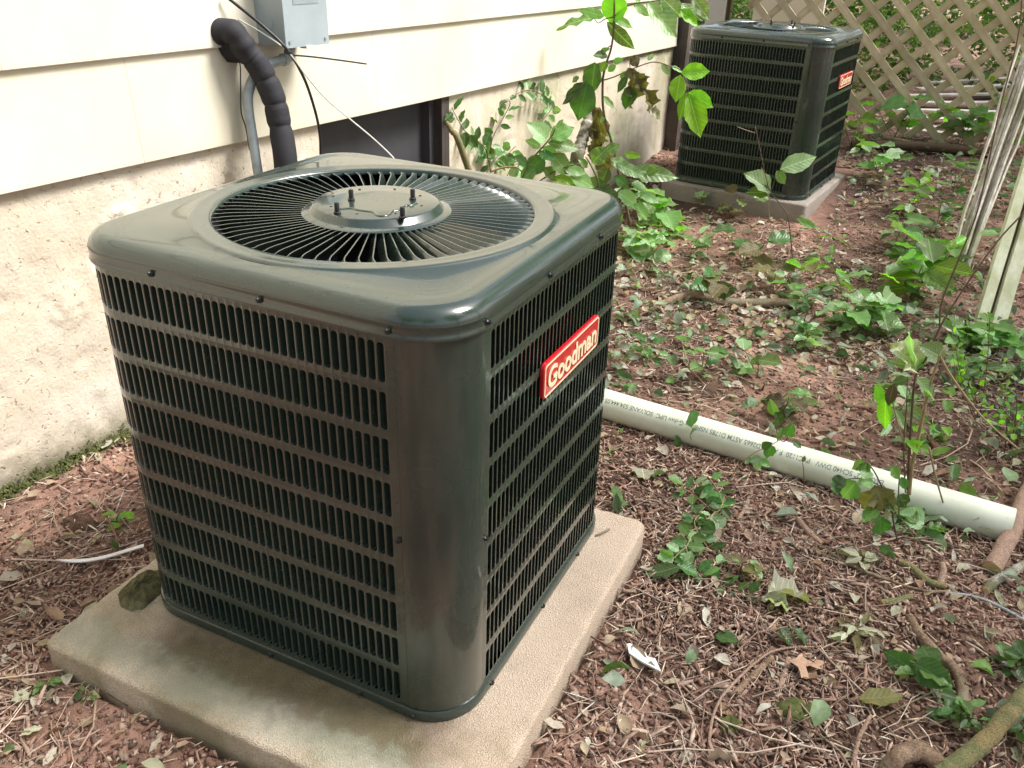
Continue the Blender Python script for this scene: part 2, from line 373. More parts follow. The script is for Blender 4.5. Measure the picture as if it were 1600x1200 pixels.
def soil():
    m, t, b = new_mat('reddish_brown_soil'); v = coords(t)
    n = noise_n(t, 1.6, 5, .6, v, .4); n2 = noise_n(t, 40, 6, .7, v); n3 = noise_n(t, 260, 4, .7, v)
    c = ramp(t, n.outputs[0], [(.32, (.070, .038, .028)), (.48, (.20, .11, .078)), (.64, (.48, .28, .21))])
    d = ramp(t, n2.outputs[0], [(.3, (.55, .52, .5)), (.7, (1.2, 1.2, 1.2))])
    cc = mix(t, .85, c.outputs[0], d.outputs[0], 'MULTIPLY')
    t.links.new(cc, b.inputs['Base Color']); b.inputs['Roughness'].default_value = .95
    hh = math_n(t, 'ADD', n2.outputs[0], math_n(t, 'MULTIPLY', n3.outputs[0], .5))
    bump(t, b, hh, .9, .01); return m
M['soil'] = soil()

# ---------------------------------------------------------------- ground
SX0, SX1, SY0, SY1 = -0.0861, 0.8032, -0.1624, 0.7127          # concrete pad outline
def gground():
    xs = np.unique(np.concatenate([np.linspace(-60, -1, 16), np.arange(-1, 3.0, .02), np.linspace(3, 6, 40), np.linspace(6, 80, 16)]))
    ys = np.unique(np.concatenate([np.linspace(-60, -1.2, 16), np.arange(-1.2, 3.2, .02), np.arange(3.2, 6, .04), np.linspace(6, 12, 40), np.linspace(12, 120, 16)]))
    nx, ny = len(xs), len(ys)
    vs = [(x, y, gz(x, y)+gdisp(x, y)) for y in ys for x in xs]
    fs = [(j*nx+i, j*nx+i+1, (j+1)*nx+i+1, (j+1)*nx+i) for j in range(ny-1) for i in range(nx-1)]
    me = bpy.data.meshes.new('ground'); me.from_pydata(vs, [], fs); me.shade_smooth()
    return tag(link('ground', me, M['soil']), kind='structure')
gground()

# ---------------------------------------------------------------- house
house = empty('house', wl(1.5, -.09)); 
tag(house, 'cream lap-sided house wall over rough painted concrete foundation', 'house')
def hp(o):
    o.parent = house; o.matrix_parent_inverse = Matrix.Translation(-house.location); return o
HY1 = 4.255; ZS = .6368; EXPO = .2537
joints = {0: [.705, 1.62, 2.62, 3.45], 1: [.40, 2.09, 3.3], 2: [1.1, 2.7]}
for k in range(10):
    js = [-2.4]+joints.get(k, [.3+.37*k % 1.1, 2.4])+[HY1]
    z0 = ZS+EXPO*k; z1 = z0+EXPO+.02
    for a, b_ in zip(js[:-1], js[1:]):
        mb = MB(); n = max(2, int((b_-a)/.1)); a2 = a+.0005; b2 = b_-.0005
        vs = []; 
        for i in range(n+1):
            y = a2+(b2-a2)*i/n; wob = .0012*noise.noise((y*2.3, k*3.3, 0)); wz = .0015*noise.noise((y*1.3, k*9, 5))
            for off, z in ((.002, z0+wz), (.019+wob, z0+wz), (.021+wob, z0+.002+wz), (.021+wob, z0+.01+wz), (.008, z1), (.002, z1)):
                vs.append(wl(y, z, off))
        fs = [(i*6+j, i*6+(j+1) % 6, (i+1)*6+(j+1) % 6, (i+1)*6+j) for i in range(n) for j in range(6)]+[tuple(range(6)), tuple(n*6+j for j in range(6))[::-1]]
        mb.add(vs, fs); o = hp(mb.build('siding_board', M['siding'])); fixn(o.data)
# foundation: two cast pieces either side of the crawl-space opening
AY0, AY1 = 1.362, 2.02
lumps = [(y, z, r_, h) for y, z, r_, h in [(.62, .50, .05, .012), (.98, .50, .035, -.014), (1.13, .49, .03, -.012), (.44, .33, .06, .010), (.80, .42, .045, .012), (.95, .36, .03, .010), (.55, .42, .03, -.008), (1.28, .52, .03, .01)]]
def fdisp(y, z):
    d = .003*noise.noise((y*6, z*6, 1))+.0025*noise.noise((y*20, z*11, 4))+.0016*noise.noise((y*55, z*30, 9))
    p = noise.noise((y*14, z*14, 20)); d += -.006*max(0, p-.35)*2
    for a, b_, r_, h in lumps:
        q = math.hypot(y-a, z-b_)/r_*(1+.5*noise.noise((y*30, z*30, 2)))
        if q < 1: d += h*(1-q*q)**.6*(1 if h < 0 else (.5+.9*noise.noise((y*80, z*80, 3))))
    return d
for a, b_ in ((-2.4, AY0), (AY1+.03, 4.42)):
    ys = np.concatenate([np.arange(a, min(b_, .1), .1), np.arange(max(a, .1), b_, .0085 if a < 0 else .014), [b_]]) if a < 0 else np.append(np.arange(a, b_, .016), b_)
    zs = np.append(np.arange(-.25, .66, .0095), .66)
    ny, nz = len(ys), len(zs)
    vs = [wl(y, z, fdisp(y, z)) for y in ys for z in zs]+[wl(y, z, -.2) for y in (a, b_) for z in (-.25, .66)]
    fs = [(i*nz+j, (i+1)*nz+j, (i+1)*nz+j+1, i*nz+j+1) for i in range(ny-1) for j in range(nz-1)]
    b0 = ny*nz
    fs += [(*[j for j in range(nz)][::1], b0+1, b0), (*[(ny-1)*nz+j for j in range(nz)][::-1], b0+2, b0+3)]
    mb = MB(); mb.add(vs, fs); hp(mb.build('foundation_wall', M['found'], smooth=True, ang=60))
mb = MB()
def wbox(mb, y0, y1, z0, z1, o0, o1):
    vs = [wl(y, z, o) for z in (z0, z1) for y in (y0, y1) for o in (o0, o1)]
    mb.add(vs, [(0, 2, 3, 1), (4, 5, 7, 6), (0, 1, 5, 4), (2, 6, 7, 3), (0, 4, 6, 2), (1, 3, 7, 5)])
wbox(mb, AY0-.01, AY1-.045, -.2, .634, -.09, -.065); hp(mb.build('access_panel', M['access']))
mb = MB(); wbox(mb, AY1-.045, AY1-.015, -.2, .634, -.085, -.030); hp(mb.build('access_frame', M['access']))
mb = MB(); wbox(mb, AY1-.015, AY1+.032, -.2, .634, -.08, .004); hp(mb.build('access_post', M['dark_wood']))
mb = MB(); wbox(mb, -2.4, HY1, .64, 3.15, -.2, .0); hp(mb.build('wall_core', M['siding']))
# dark post at the house corner and pale boards beyond it
t_ = empty('corner_post', wl(4.36, gz(-.2, 4.3), .03)); tag(t_, 'dark weathered upright post at the far house corner behind the second unit', 'post')
def sub(mb, name, mat, parent, **k):
    o = mb.build(name, mat, **k); o.parent = parent; o.matrix_parent_inverse = Matrix.LocRotScale(parent.location, parent.rotation_euler, None).inverted(); return o
mb = MB(); wbox(mb, 4.27, 4.36, -.05, 1.9, -.05, .075); sub(mb, 'post', M['dark_wood'], t_)
mb = MB(); wbox(mb, 4.365, 4.40, -.05, 1.9, -.05, .052); sub(mb, 'trim_strip', M['dark_wood'], t_)
t_ = empty('gate_post', (-.2, 4.93, gz(0, 5))); tag(t_, 'cream painted upright board between the house corner and lattice', 'post')
mb = MB(); mb.box((-.27, 4.90, -.1), (-.15, 4.95, 1.9)); sub(mb, 'board', M['siding'], t_)
mb = MB(); mb.box((-.145, 4.92, -.1), (-.125, 4.95, 1.9)); sub(mb, 'edge_strip', M['rot_wood'], t_)

mb = MB(); mb.box((-.12, 5.60, -.1), (.34, 5.66, 2.0)); tag(mb.build('pale_board', M['siding']), 'pale board wall seen through the left end of the lattice', 'wall')
# ---------------------------------------------------------------- pads
def pad(name, x0, x1, y0, y1, z0, z1, mat, label, rz=0, rr=.035, cen=None):
    cx, cy = (x0+x1)/2, (y0+y1)/2
    hx, hy = (x1-x0)/2, (y1-y0)/2
    def ring(ins, z):
        out = []
        for sx, sy, a0 in ((1, -1, -90), (1, 1, 0), (-1, 1, 90), (-1, -1, 180)):
            rad = max(rr-ins, .004)
            for k in range(7):
                a = R(a0+15*k); out.append((sx*(hx-ins-rad)+rad*math.cos(a), sy*(hy-ins-rad)+rad*math.sin(a), z))
        return out
    bm = MB(); rings = []
    n = 28
    def densify(r_):
        out = []
        for i in range(len(r_)):
            p = Vector(r_[i]); q = Vector(r_[(i+1) % len(r_)]); m_ = max(1, int((q-p).length/.02))
            out += [p.lerp(q, k/m_) for k in range(m_)]
        return out
    base = densify(ring(0, 0)); nn = len(base)
    prof = [(0, z0), (0, z0*.5+z1*.5), (0, z1-.009), (.0015, z1-.005), (.004, z1-.002), (.009, z1-.0005), (.02, z1)]
    vs = []
    for ins, z in prof:
        for p in base:
            d = Vector((p.x, p.y, 0)); q = Vector((p.x*(1-ins/hx), p.y*(1-ins/hy), z))
            nn_ = noise.noise((p.x*14, p.y*14, z*20)); m2 = noise.noise((p.x*45, p.y*45, z*45))
            q.x *= 1+.004*nn_+.004*m2; q.y *= 1+.004*nn_+.004*m2; q.z += .0025*m2 if 0 < ins < .015 else 0
            vs.append(q)
    fs = [(i*nn+k, i*nn+(k+1) % nn, (i+1)*nn+(k+1) % nn, (i+1)*nn+k) for i in range(len(prof)-1) for k in range(nn)]
    fs.append(tuple((len(prof)-1)*nn+k for k in range(nn)))
    bm.add(vs, fs); o = bm.build(name, mat, smooth=True, ang=40)
    o.location = (cx, cy, 0) if cen is None else cen; o.rotation_euler.z = rz
    return tag(o, label, 'concrete pad')
pad('concrete_pad', SX0, SX1, SY0, SY1, -.16, 0, M['slab'], 'stained concrete pad under the big nearest air conditioner', R(.46), .024)

# ---------------------------------------------------------------- condenser unit
W_, H_, C_, ZC, ZB = .70, .7572, .0896, .708, .02
ST = W_-2*C_; ARC = math.pi/2*C_; LP = 4*(ST+ARC); HW = W_/2
def path(s, d=0.0):
    """point on the rounded square outline at arc length s, moved outward by d; centred on the unit"""
    s = s % LP; k = int(s//(ST+ARC)); q = s-k*(ST+ARC)
    if q <= ST: p = Vector((-HW+C_+q, -HW-d))
    else:
        a = -math.pi/2+(q-ST)/C_; p = Vector((HW-C_+(C_+d)*math.cos(a), -HW+C_+(C_+d)*math.sin(a)))
    a = k*math.pi/2
    return Vector((p.x*math.cos(a)-p.y*math.sin(a), p.x*math.sin(a)+p.y*math.cos(a)))
PITCH_S, SLOT, ROWP, ROW0, SLH = .01515, .0114, .0755, .6660, .0603
def louver_panel(s0, s1, start):
    """pressed steel sheet with nine rows of tall slots; start = slot nearest the seam at 's0' or 's1'"""
    mb = MB(); m_ = .0165
    n = int((s1-s0-2*m_+.004)/PITCH_S)
    a = s0+m_ if start == 's0' else s1-m_-n*PITCH_S+(PITCH_S-SLOT)
    # a = left edge of the first slot; cells run from a-(bar/2)
    bar = PITCH_S-SLOT; c0 = a-bar/2; c1 = c0+n*PITCH_S
    def P(s, z, d=0.0): q = path(s, d); return (q.x, q.y, z)
    zt = [ROW0-i*ROWP for i in range(9)]; z_top, z_bot = ZC+.006, ZB+.002
    def strip(sa, sb, za, zb):
        k = max(1, int(abs(sb-sa)/PITCH_S+.5))
        vs = []; 
        for i in range(k+1):
            s = sa+(sb-sa)*i/k; vs += [P(s, za), P(s, zb)]
        mb.add(vs, [(2*i, 2*i+2, 2*i+3, 2*i+1) for i in range(k)])
    strip(s0, c0, z_bot, z_top); strip(c1, s1, z_bot, z_top)
    edges = [z_top]+[e for z in zt for e in (z+ROWP/2, z-ROWP/2)]+[z_bot]
    strip(c0, c1, zt[0]+ROWP/2, z_top); strip(c0, c1, z_bot, zt[-1]-ROWP/2)
    rc = .0042
    hole = []
    for (cx, cz, a0) in ((SLOT-rc, SLH/2-rc, 0), (rc, SLH/2-rc, 90), (rc, -SLH/2+rc, 180), (SLOT-rc, -SLH/2+rc, 270)):
        for k in range(3):
            t = R(a0+45*k); hole.append((cx+rc*math.cos(t), cz+rc*math.sin(t)))
    # outer rectangle points matched to the hole points
    L, T = -bar/2, ROWP/2; Rr = SLOT+bar/2
    outer = [(Rr, SLH/2-rc), (Rr, T), (SLOT-rc, T), (rc, T), (L, T), (L, SLH/2-rc), (L, -SLH/2+rc), (L, -T), (rc, -T), (SLOT-rc, -T), (Rr, -T), (Rr, -SLH/2+rc)]
    for z in zt:
        for i in range(n):
            s = a+i*PITCH_S
            vs = [P(s+x, z+y) for x, y in outer]+[P(s+x, z+y, -.0004) for x, y in hole]
            fs = [(k, (k+1) % 12, 12+(k+1) % 12, 12+k) for k in range(12)]
            b = 24
            # pressed louver flank on the low-s side, folding inwards
            fl = [hole[k] for k in (3, 4, 5, 6, 7, 8)]
            vs += [P(s+x, z+y, -.0004) for x, y in fl]+[P(s+x+.0030, z+y*.95, -.0095) for x, y in fl]
            fs += [(b+k, b+6+k, b+7+k, b+k+1) for k in range(5)]
            mb.add(vs, fs)
    return mb
def ringmesh(mb, s0, s1, prof, closed=False, step=.012):
    k = max(2, int((s1-s0)/step)); m_ = len(prof); vs = []
    cnt = k if closed else k+1
    for i in range(cnt):
        s = s0+(s1-s0)*i/k
        for d, z in prof: q = path(s, d); vs.append((q.x, q.y, z))
    mb.add(vs, [(i*m_+j, ((i+1) % cnt)*m_+j, ((i+1) % cnt)*m_+j+1, i*m_+j+1) for i in range(k) for j in range(m_-1)])
def make_unit():
    root = empty('air_conditioner', (0, 0, 0)); paintm = M['paint']
    def part(mb, name, mat=paintm, parent=None, **kw): return mb.build(name, mat, parent or root, **kw)
    s1 = ST-.001; s2 = ST+ARC+.001
    for p_ in (louver_panel(-.786, s1, 's1'), louver_panel(s2, 1.86-.0005, 's0')):
        o = part(p_, 'louver_panel', smooth=True, ang=30)
    mb = MB(); ringmesh(mb, s1+.0012, s2-.0012, [(-.004, ZB), (.0006, ZB), (.0012, ZB+.003), (.0012, ZC+.004)], step=.006); part(mb, 'corner_panel', smooth=True, ang=40)
    # base pan with a rolled lip
    mb = MB(); ringmesh(mb, 0, LP, [(-.03, .0), (.001, .0), (.0045, .003), (.005, .019), (.003, .0225), (-.003, .0225)], True); part(mb, 'base_pan', smooth=True, ang=40)
    # coil behind the slots and black interior floor
    mb = MB(); ringmesh(mb, 0, LP, [(-.018, .02), (-.018, ZC)], True); part(mb, 'condenser_coil', M['coil'])
    mb = MB(); ringmesh(mb, 0, LP, [(-.028, ZC+.01), (-.028, .03), (-.3, .03)], True, .03); part(mb, 'inner_shell', M['inside'])
    # top cap: lip, fillet, flat deck, raised disc, grille opening
    mb = MB(); n = 192; rings = []
    def cap_ring(d, z):
        out = []
        for i in range(n):
            q = path(LP*i/n, d); out.append((q.x, q.y, z))
        return out
    rings.append(cap_ring(.002, ZC+.001)); rings.append(cap_ring(.0055, ZC)); rings.append(cap_ring(.0062, ZC+.0035)); rings.append(cap_ring(.0045, ZC+.006)); rings.append(cap_ring(.0045, ZC+.0185)); rings.append(cap_ring(.0052, ZC+.0205)); rings.append(cap_ring(.0046, ZC+.022))
    fr = .027; zt = H_-.004
    for k in range(0, 7):
        a = R(15*k); rings.append(cap_ring(.0046-fr*(1-math.cos(a)), zt-fr+fr*math.sin(a)))
    rings.append(cap_ring(-.040, zt+.0004))
    def circ(r_, z):
        out = []
        for i in range(n):
            q = path(LP*i/n, -.05); a = math.atan2(q.y, q.x); out.append((r_*math.cos(a), r_*math.sin(a), z))
        return out
    rings += [circ(.3115, zt+.0008), circ(.309, zt+.0030), circ(.3055, zt+.0048), circ(.301, zt+.0042), circ(.285, zt+.0036), circ(.2775, zt+.0036), circ(.2745, zt+.0026), circ(.2725, zt-.001), circ(.272, zt-.008)]
    mb.add([p for r_ in rings for p in r_], [(i*n+k, i*n+(k+1) % n, (i+1)*n+(k+1) % n, (i+1)*n+k) for i in range(len(rings)-1) for k in range(n)])
    part(mb, 'top_cap', smooth=True, ang=50)
    # fan guard hub
    zh = zt
    mb = MB(); mb.lathe([(.122, zh-.008), (.1275, zh-.004), (.1285, zh-.001), (.124, zh+.0015), (.1165, zh+.002), (.1145, zh+.0032), (.1080, zh+.0125), (.1040, zh+.0150), (.060, zh+.0155), (.001, zh+.0155)], 72); hub = part(mb, 'guard_hub', smooth=True, ang=45)
    # pressed bead across the hub, as in the photo
    zb_ = zh+.0153
    for pts in ([(531, 327), (548, 326), (562, 329), (583, 332), (590, 337), (599, 338), (607, 336), (612, 331), (624, 328), (632, 322), (642, 321), (651, 318)],):
        q = [pl(x, y, (0, 0, 1), H_+.0113)-Vector((.35, .35, 0)) for x, y in pts]
        mb = MB(); mb.tube([Vector((p.x, p.y, zb_-.0012)) for p in spline(q, 5)], .0036, 10); part(mb, 'hub_bead', parent=hub, smooth=True)
    for x, y in ((527, 334), (549, 313), (645, 312), (629, 341)):
        q = pl(x, y, (0, 0, 1), H_+.0113)-Vector((.35, .35, 0))
        mb = MB(); mb.lathe([(.0001, .0), (.006, .0), (.006, .003), (.0042, .004), (.0042, .017), (.0034, .019), (.0001, .0195)], 10, (q.x, q.y, zb_)); part(mb, 'hub_bolt', M['black'], hub, ang=40)
    mb = MB()
    for a in range(8):
        an = R(a*45+11); rr = .082
        mb.lathe([(.0001, .0006), (.0022, .0006), (.0026, 0)], 8, (rr*math.cos(an), rr*math.sin(an), zb_))
    o = part(mb, 'hub_hole', M['inside'], hub)
    # radial guard blades, one mesh shared
    mb = MB(); K = 15; r0, r1 = .1255, .2735; sec = []
    for i in range(K):
        t = i/(K-1); r_ = r0+(r1-r0)*t
        e = sstep((t-.80)/.20); f_ = 1-sstep(t/.08)
        top_t = .0035+.0065*e; bot_t = -.0062*(1-e)+.0010*e
        bot_t *= (1-.4*f_)
        top_z = zh-.0012; bot_z = zh-.0170+.0140*e+.007*f_
        a, b_ = Vector((r_, top_t, top_z)), Vector((r_, bot_t, bot_z))
        nrm = Vector((0, b_.z-a.z, a.y-b_.y)).normalized()*.0005
        sec.append((a+Vector((0, -.0007, .0002)), b_+nrm, b_-nrm, a+Vector((0, .0012, .0))))
    vs = [p for s in sec for p in s]
    mb.add(vs, [(i*4+j, (i+1)*4+j, (i+1)*4+(j+1) % 4, i*4+(j+1) % 4) for i in range(K-1) for j in range(4)]+[(0, 1, 2, 3), tuple((K-1)*4+j for j in (3, 2, 1, 0))])
    me = mb.mesh('guard_blade', ang=40); me.materials.append(paintm)
    NB = 74
    for k in range(NB):
        o = bpy.data.objects.new('guard_blade', me); col.objects.link(o); o.parent = root; o.rotation_euler.z = 2*math.pi*k/NB
    # fan below the guard
    mb = MB(); mb.lathe([(.0001, zh-.05), (.07, zh-.05), (.075, zh-.06), (.075, zh-.16), (.0001, zh-.16)], 24); part(mb, 'fan_motor', M['inside'], ang=40)
    mb = MB(); ringv = []
    mb.lathe([(.30, zh-.03), (.285, zh-.05), (.275, zh-.10), (.28, zh-.16)], 48); part(mb, 'fan_shroud', M['inside'], smooth=True)
    for k in range(3):
        mb = MB(); a0 = R(120*k+20); vs = []
        for i in range(5):
            r_ = .07+.19*i/4
            for j in range(5):
                a = a0+(j/4-.5)*(1.0-.15*i/4); vs.append((r_*math.cos(a), r_*math.sin(a), zh-.13-.05*(j/4-.5)))
        mb.add(vs, [(i*5+j, (i+1)*5+j, (i+1)*5+j+1, i*5+j+1) for i in range(4) for j in range(4)]); part(mb, 'fan_blade', M['inside'], smooth=True)
    # star headed screws on the cap skirt, the seams and the base lip
    def screw(s, z, d=.005):
        q = path(s, d); q2 = path(s, d+.01); nrm = Vector((q2.x-q.x, q2.y-q.y, 0)).normalized(); t = Vector((-nrm.y, nrm.x, 0)); up = Vector((0, 0, 1))
        mb = MB(); c = Vector((q.x, q.y, z)); vs = []; n_ = 12
        for rr, dd, al in ((.0048, 0, 0), (.0048, .0012, 1), (.0036, .0024, 1), (.0032, .0048, 1), (.0016, .0054, 0)):
            for k in range(n_):
                a = 2*math.pi*k/n_; r2 = rr*(1+(.16 if k % 2 else -.12)*al); vs.append(c+nrm*dd+t*(r2*math.cos(a))+up*(r2*math.sin(a)))
        mb.add(vs, [(i*n_+k, i*n_+(k+1) % n_, (i+1)*n_+(k+1) % n_, (i+1)*n_+k) for i in range(4) for k in range(n_)]+[tuple(4*n_+k for k in range(n_))])
        part(mb, 'screw', M['screw'])
    zsk = ZC+.011
    for s in (.096, .301, .515, ST+ARC-.004, ST+ARC+.204, ST+ARC+.424, -.14, -.42, 1.45, 1.75): screw(s, zsk)
    for s in (.23, .425, .53, ST+ARC+.03, ST+ARC+.25, ST+ARC+.43): screw(s, .011, .0045)
    screw(ST-.006, .372, .001); screw(ST+ARC+.006, .345, .001)
    # red name badge on the +X face
    bd = empty('name_badge', (HW+.0015, .0, 0)); bd.parent = root
    y0, y1, z0, z1 = .283-.35, .533-.35, .500, .566
    def rrect(mb, y0, y1, z0, z1, rr, x0, x1, bev=.0):
        pts = []
        for cy, cz, a0 in ((y1-rr, z1-rr, 0), (y0+rr, z1-rr, 90), (y0+rr, z0+rr, 180), (y1-rr, z0+rr, 270)):
            for k in range(6):
                a = R(a0+18*k); pts.append((cy, cz, math.cos(a), math.sin(a)))
        rs = [(x0, rr), (x1-bev, rr), (x1, rr-bev)]
        n_ = len(pts); vs = [(x, cy+r_*ca, cz+r_*sa) for x, r_ in rs for cy, cz, ca, sa in pts]
        mb.add(vs, [(i*n_+k, i*n_+(k+1) % n_, (i+1)*n_+(k+1) % n_, (i+1)*n_+k) for i in range(2) for k in range(n_)]+[tuple(2*n_+k for k in range(n_))])
        return pts
    bm_ = MB(); rrect(bm_, y0, y1, z0, z1, .012, .0, .007, .0012); body = bm_.build('badge_plate', M['red'], bd, ang=35)
    # rename: the badge is one part with border and lettering below it
    bpy.data.objects.remove(bd); body.parent = root; body.name = 'name_badge'; body.location = (HW+.0012, 0, 0)
    # cream border ring
    mb = MB(); vs = []; 
    for inset, x in ((.0030, .0069), (.0030, .0078), (.0056, .0078), (.0056, .0069)):
        rr = .012-inset
        for cy, cz, a0 in ((y1-inset-rr, z1-inset-rr, 0), (y0+inset+rr, z1-inset-rr, 90), (y0+inset+rr, z0+inset+rr, 180), (y1-inset-rr, z0+inset+rr, 270)):
            for k in range(6):
                a = R(a0+18*k); vs.append((x, cy+rr*math.cos(a), cz+rr*math.sin(a)))
    mb.add(vs, [(i*24+k, i*24+(k+1) % 24, (i+1)*24+(k+1) % 24, (i+1)*24+k) for i in range(3) for k in range(24)])
    mb.build('badge_border', M['cream'], body)
    # lettering
    tcu = bpy.data.curves.new('badge_lettering', 'FONT'); tcu.body = 'Goodman'; tcu.size = .05; tcu.extrude = .0006; tcu.offset = .0011; tcu.align_x = 'LEFT'
    to = bpy.data.objects.new('tmp', tcu); col.objects.link(to); bpy.context.view_layer.update()
    me = bpy.data.meshes.new_from_object(to.evaluated_get(bpy.context.evaluated_depsgraph_get())); bpy.data.objects.remove(to)
    co = np.array([v.co[:] for v in me.vertices]); lo, hi = co.min(0), co.max(0)
    sy = (y1-y0-.030)/(hi[0]-lo[0]); szz = .040/(hi[1]-lo[1]); 
    for v in me.vertices:
        x, y, z = v.co; v.co = (.0078+(z-lo[2])*.9, y0+.015+(x-lo[0])*sy, z0+.0135+(y-lo[1])*szz)
    me.materials.clear(); me.materials.append(M['cream']); me.name = 'badge_lettering'
    link('badge_lettering', me, M['cream'], body)
    return root
def copy_tree(o, parent=None):
    c = o.copy(); col.objects.link(c)
    if parent: c.parent = parent
    for ch in list(o.children): copy_tree(ch, c)
    return c
unit = make_unit()
unit2 = copy_tree(unit)
unit.location = (.35, .35, 0)
tag(unit, 'big nearest grey-green metal air conditioner with round fan grille and red badge', 'air conditioner', 'outdoor air conditioner units')
w2 = -.1113; ox, oy = .6785, 3.4929
unit2.location = (ox+math.cos(w2)*-.35-math.sin(w2)*.35, oy+math.sin(w2)*-.35+math.cos(w2)*.35, .052); unit2.rotation_euler.z = w2
tag(unit2, 'smaller-looking far air conditioner standing by the lattice fence', 'air conditioner', 'outdoor air conditioner units')
pc = Vector((unit2.location.x, unit2.location.y, 0))
pad('concrete_pad', -.385, .385, -.40, .385, -.12, .051, M['slab2'], 'thick plain grey pad under the far air conditioner', w2, .02, pc)

# ---------------------------------------------------------------- things on the house wall
def thing(name, label, cat, loc, group=None):
    o = empty(name, loc); return tag(o, label, cat, group)
# insulated refrigerant line
pA = [wp(338, 52, .005), wp(352, 48, .03), wp(368, 55, .055), wp(384, 78, .07), wp(402, 100, .085), wp(417, 128, .10), wp(429, 158, .115), wp(436, 190, .125), wp(441, 215, .135), wp(446, 250, .15)]
pA += [pA[-1]+Vector((.005, -.01, -.12)), pA[-1]+Vector((.03, -.03, -.35))]
t_ = thing('refrigerant_line', 'black foam insulated pipe bulging between ties, bending down from the siding', 'pipe', pA[0])
sp = spline(pA, 14)
L_ = [0]
for a, b_ in zip(sp[:-1], sp[1:]): L_.append(L_[-1]+(b_-a).length)
pinch_px = [(399, 93), (420, 133), (434, 183), (441, 205)]
def near_len(px, py):
    best = min(range(len(sp)), key=lambda i: (lambda q: (q[0]-px)**2+(q[1]-py)**2)(proj(sp[i]))); return L_[best]
def proj(p):
    d = np.array(p)-CP; z = d@AF; return (800+PPX+F*(d@AR)/z, 600+PPY-F*(d@AU)/z)
cuts = [0]+[near_len(*q) for q in ((392, 88), (413, 125), (432, 162), (438, 198))]+[L_[-1]]
def at_len(l):
    l = min(max(l, 0), L_[-1]-1e-6)
    for i in range(len(L_)-1):
        if L_[i+1] >= l: return sp[i].lerp(sp[i+1], (l-L_[i])/max(1e-9, L_[i+1]-L_[i]))
    return sp[-1]
for i, (a, b_) in enumerate(zip(cuts[:-1], cuts[1:])):
    n = 22; pts = [at_len(a+(b_-a)*k/n) for k in range(n+1)]; rad = []
    for k in range(n+1):
        u = k/n; e = (min(u, 1-u)*(b_-a))
        rr = (.033)*(.87+.13*min(1, (e/.014))**.6) if i < 4 else (.033)*(.87+.13*min(1, (u*(b_-a)/.014))**.6)
        if i == 0: rr = .033+.002*math.sin(u*19)
        rad.append(rr*(1+.02*noise.noise((k*1.3, i*7, 0))))
    mb = MB(); mb.tube(pts, rad, 20); o = mb.build('insulation_sleeve', M['foam'], smooth=True, ang=60); o.parent = t_; o.matrix_parent_inverse = Matrix.Translation(-t_.location)
def under(o, p): o.parent = p; o.matrix_parent_inverse = Matrix.LocRotScale(p.location, p.rotation_euler, None).inverted(); return o
for c_ in cuts[1:-1]:
    p = at_len(c_); d = (at_len(c_+.004)-at_len(c_-.004)).normalized()
    mb = MB(); mb.tube([p-d*.0028, p-d*.0015, p+d*.0015, p+d*.0028], [.0270, .0298, .0298, .0270], 16); under(mb.build('zip_tie', M['black'], smooth=True, ang=40), t_)
# loose wrap where it leaves the wall
c0 = wp(357, 62, .012); mb = MB(); vs = []; nseg = 20
tocam = (Vector(CP)-c0).normalized()
n_w = Vector((1, -WY, 0)).normalized(); ty = Vector((WY, 1, 0)).normalized()
prof = [(.050, .0), (.049, .012), (.043, .03), (.038, .042), (.030, .05), (.010, .054)]
for r_, h in prof:
    for k in range(nseg):
        a = 2*math.pi*k/nseg; rr = r_*(1+.16*noise.noise((math.cos(a)*2, math.sin(a)*2, h*50)))
        vs.append(c0+n_w*h+ty*(rr*.8*math.cos(a)+h*.25)+Vector((0, 0, 1))*(rr*math.sin(a)*1.05-h*.35))
mb.add(vs, [(i*nseg+k, i*nseg+(k+1) % nseg, (i+1)*nseg+(k+1) % nseg, (i+1)*nseg+k) for i in range(5) for k in range(nseg)]+[tuple(5*nseg+k for k in range(nseg))]); o = mb.build('wrap_cuff', M['foam'], smooth=True); fixn(o.data); under(o, t_)
# electrical disconnect box
b0 = wp(447, 72, .115); 
fl = wp(447, 72, .115); fr_ = wp(512, 67, .115)
y0, y1, z0 = fl.y, fr_.y, (fl.z+fr_.z)/2
t_ = thing('disconnect_box', 'grey metal electrical box mounted high on the siding', 'electrical box', wl(y0, z0, .02))
mb = MB(); wbox(mb, y0, y1, z0, z0+.26, .018, .112); o = mb.build('box_body', M['galv']); under(o, t_)
mb = MB(); wbox(mb, y0-.003, y1+.003, z0-.004, z0+.262, .1125, .118); o = mb.build('cover', M['galv']); under(o, t_)
mb = MB(); wbox(mb, y0+.035, y1-.03, z0+.105, z0+.20, .1185, .1192); o = mb.build('cover_label', M['galvd']); under(o, t_)
for sy_, sz_ in ((y0+.012, z0+.012), (y1-.012, z0+.012), ((y0+y1)/2, z0+.25)):
    q = wl(sy_, sz_, .118); mb = MB(); mb.tube([q, q+n_w*.003], .0045, 8); under(mb.build('cover_screw', M['conduit'], ang=30), t_)
mb = MB(); wbox(mb, y0+.07, y0+.10, z0-.010, z0-.003, .10, .122); o = mb.build('latch', M['white_wire']); under(o, t_)
mb = MB(); q = wl(y0-.0004, z0+.055, .06); mb.tube([q, q+Vector((0, -.0012, 0))], .016, 20); under(mb.build('knockout', M['galv']), t_)
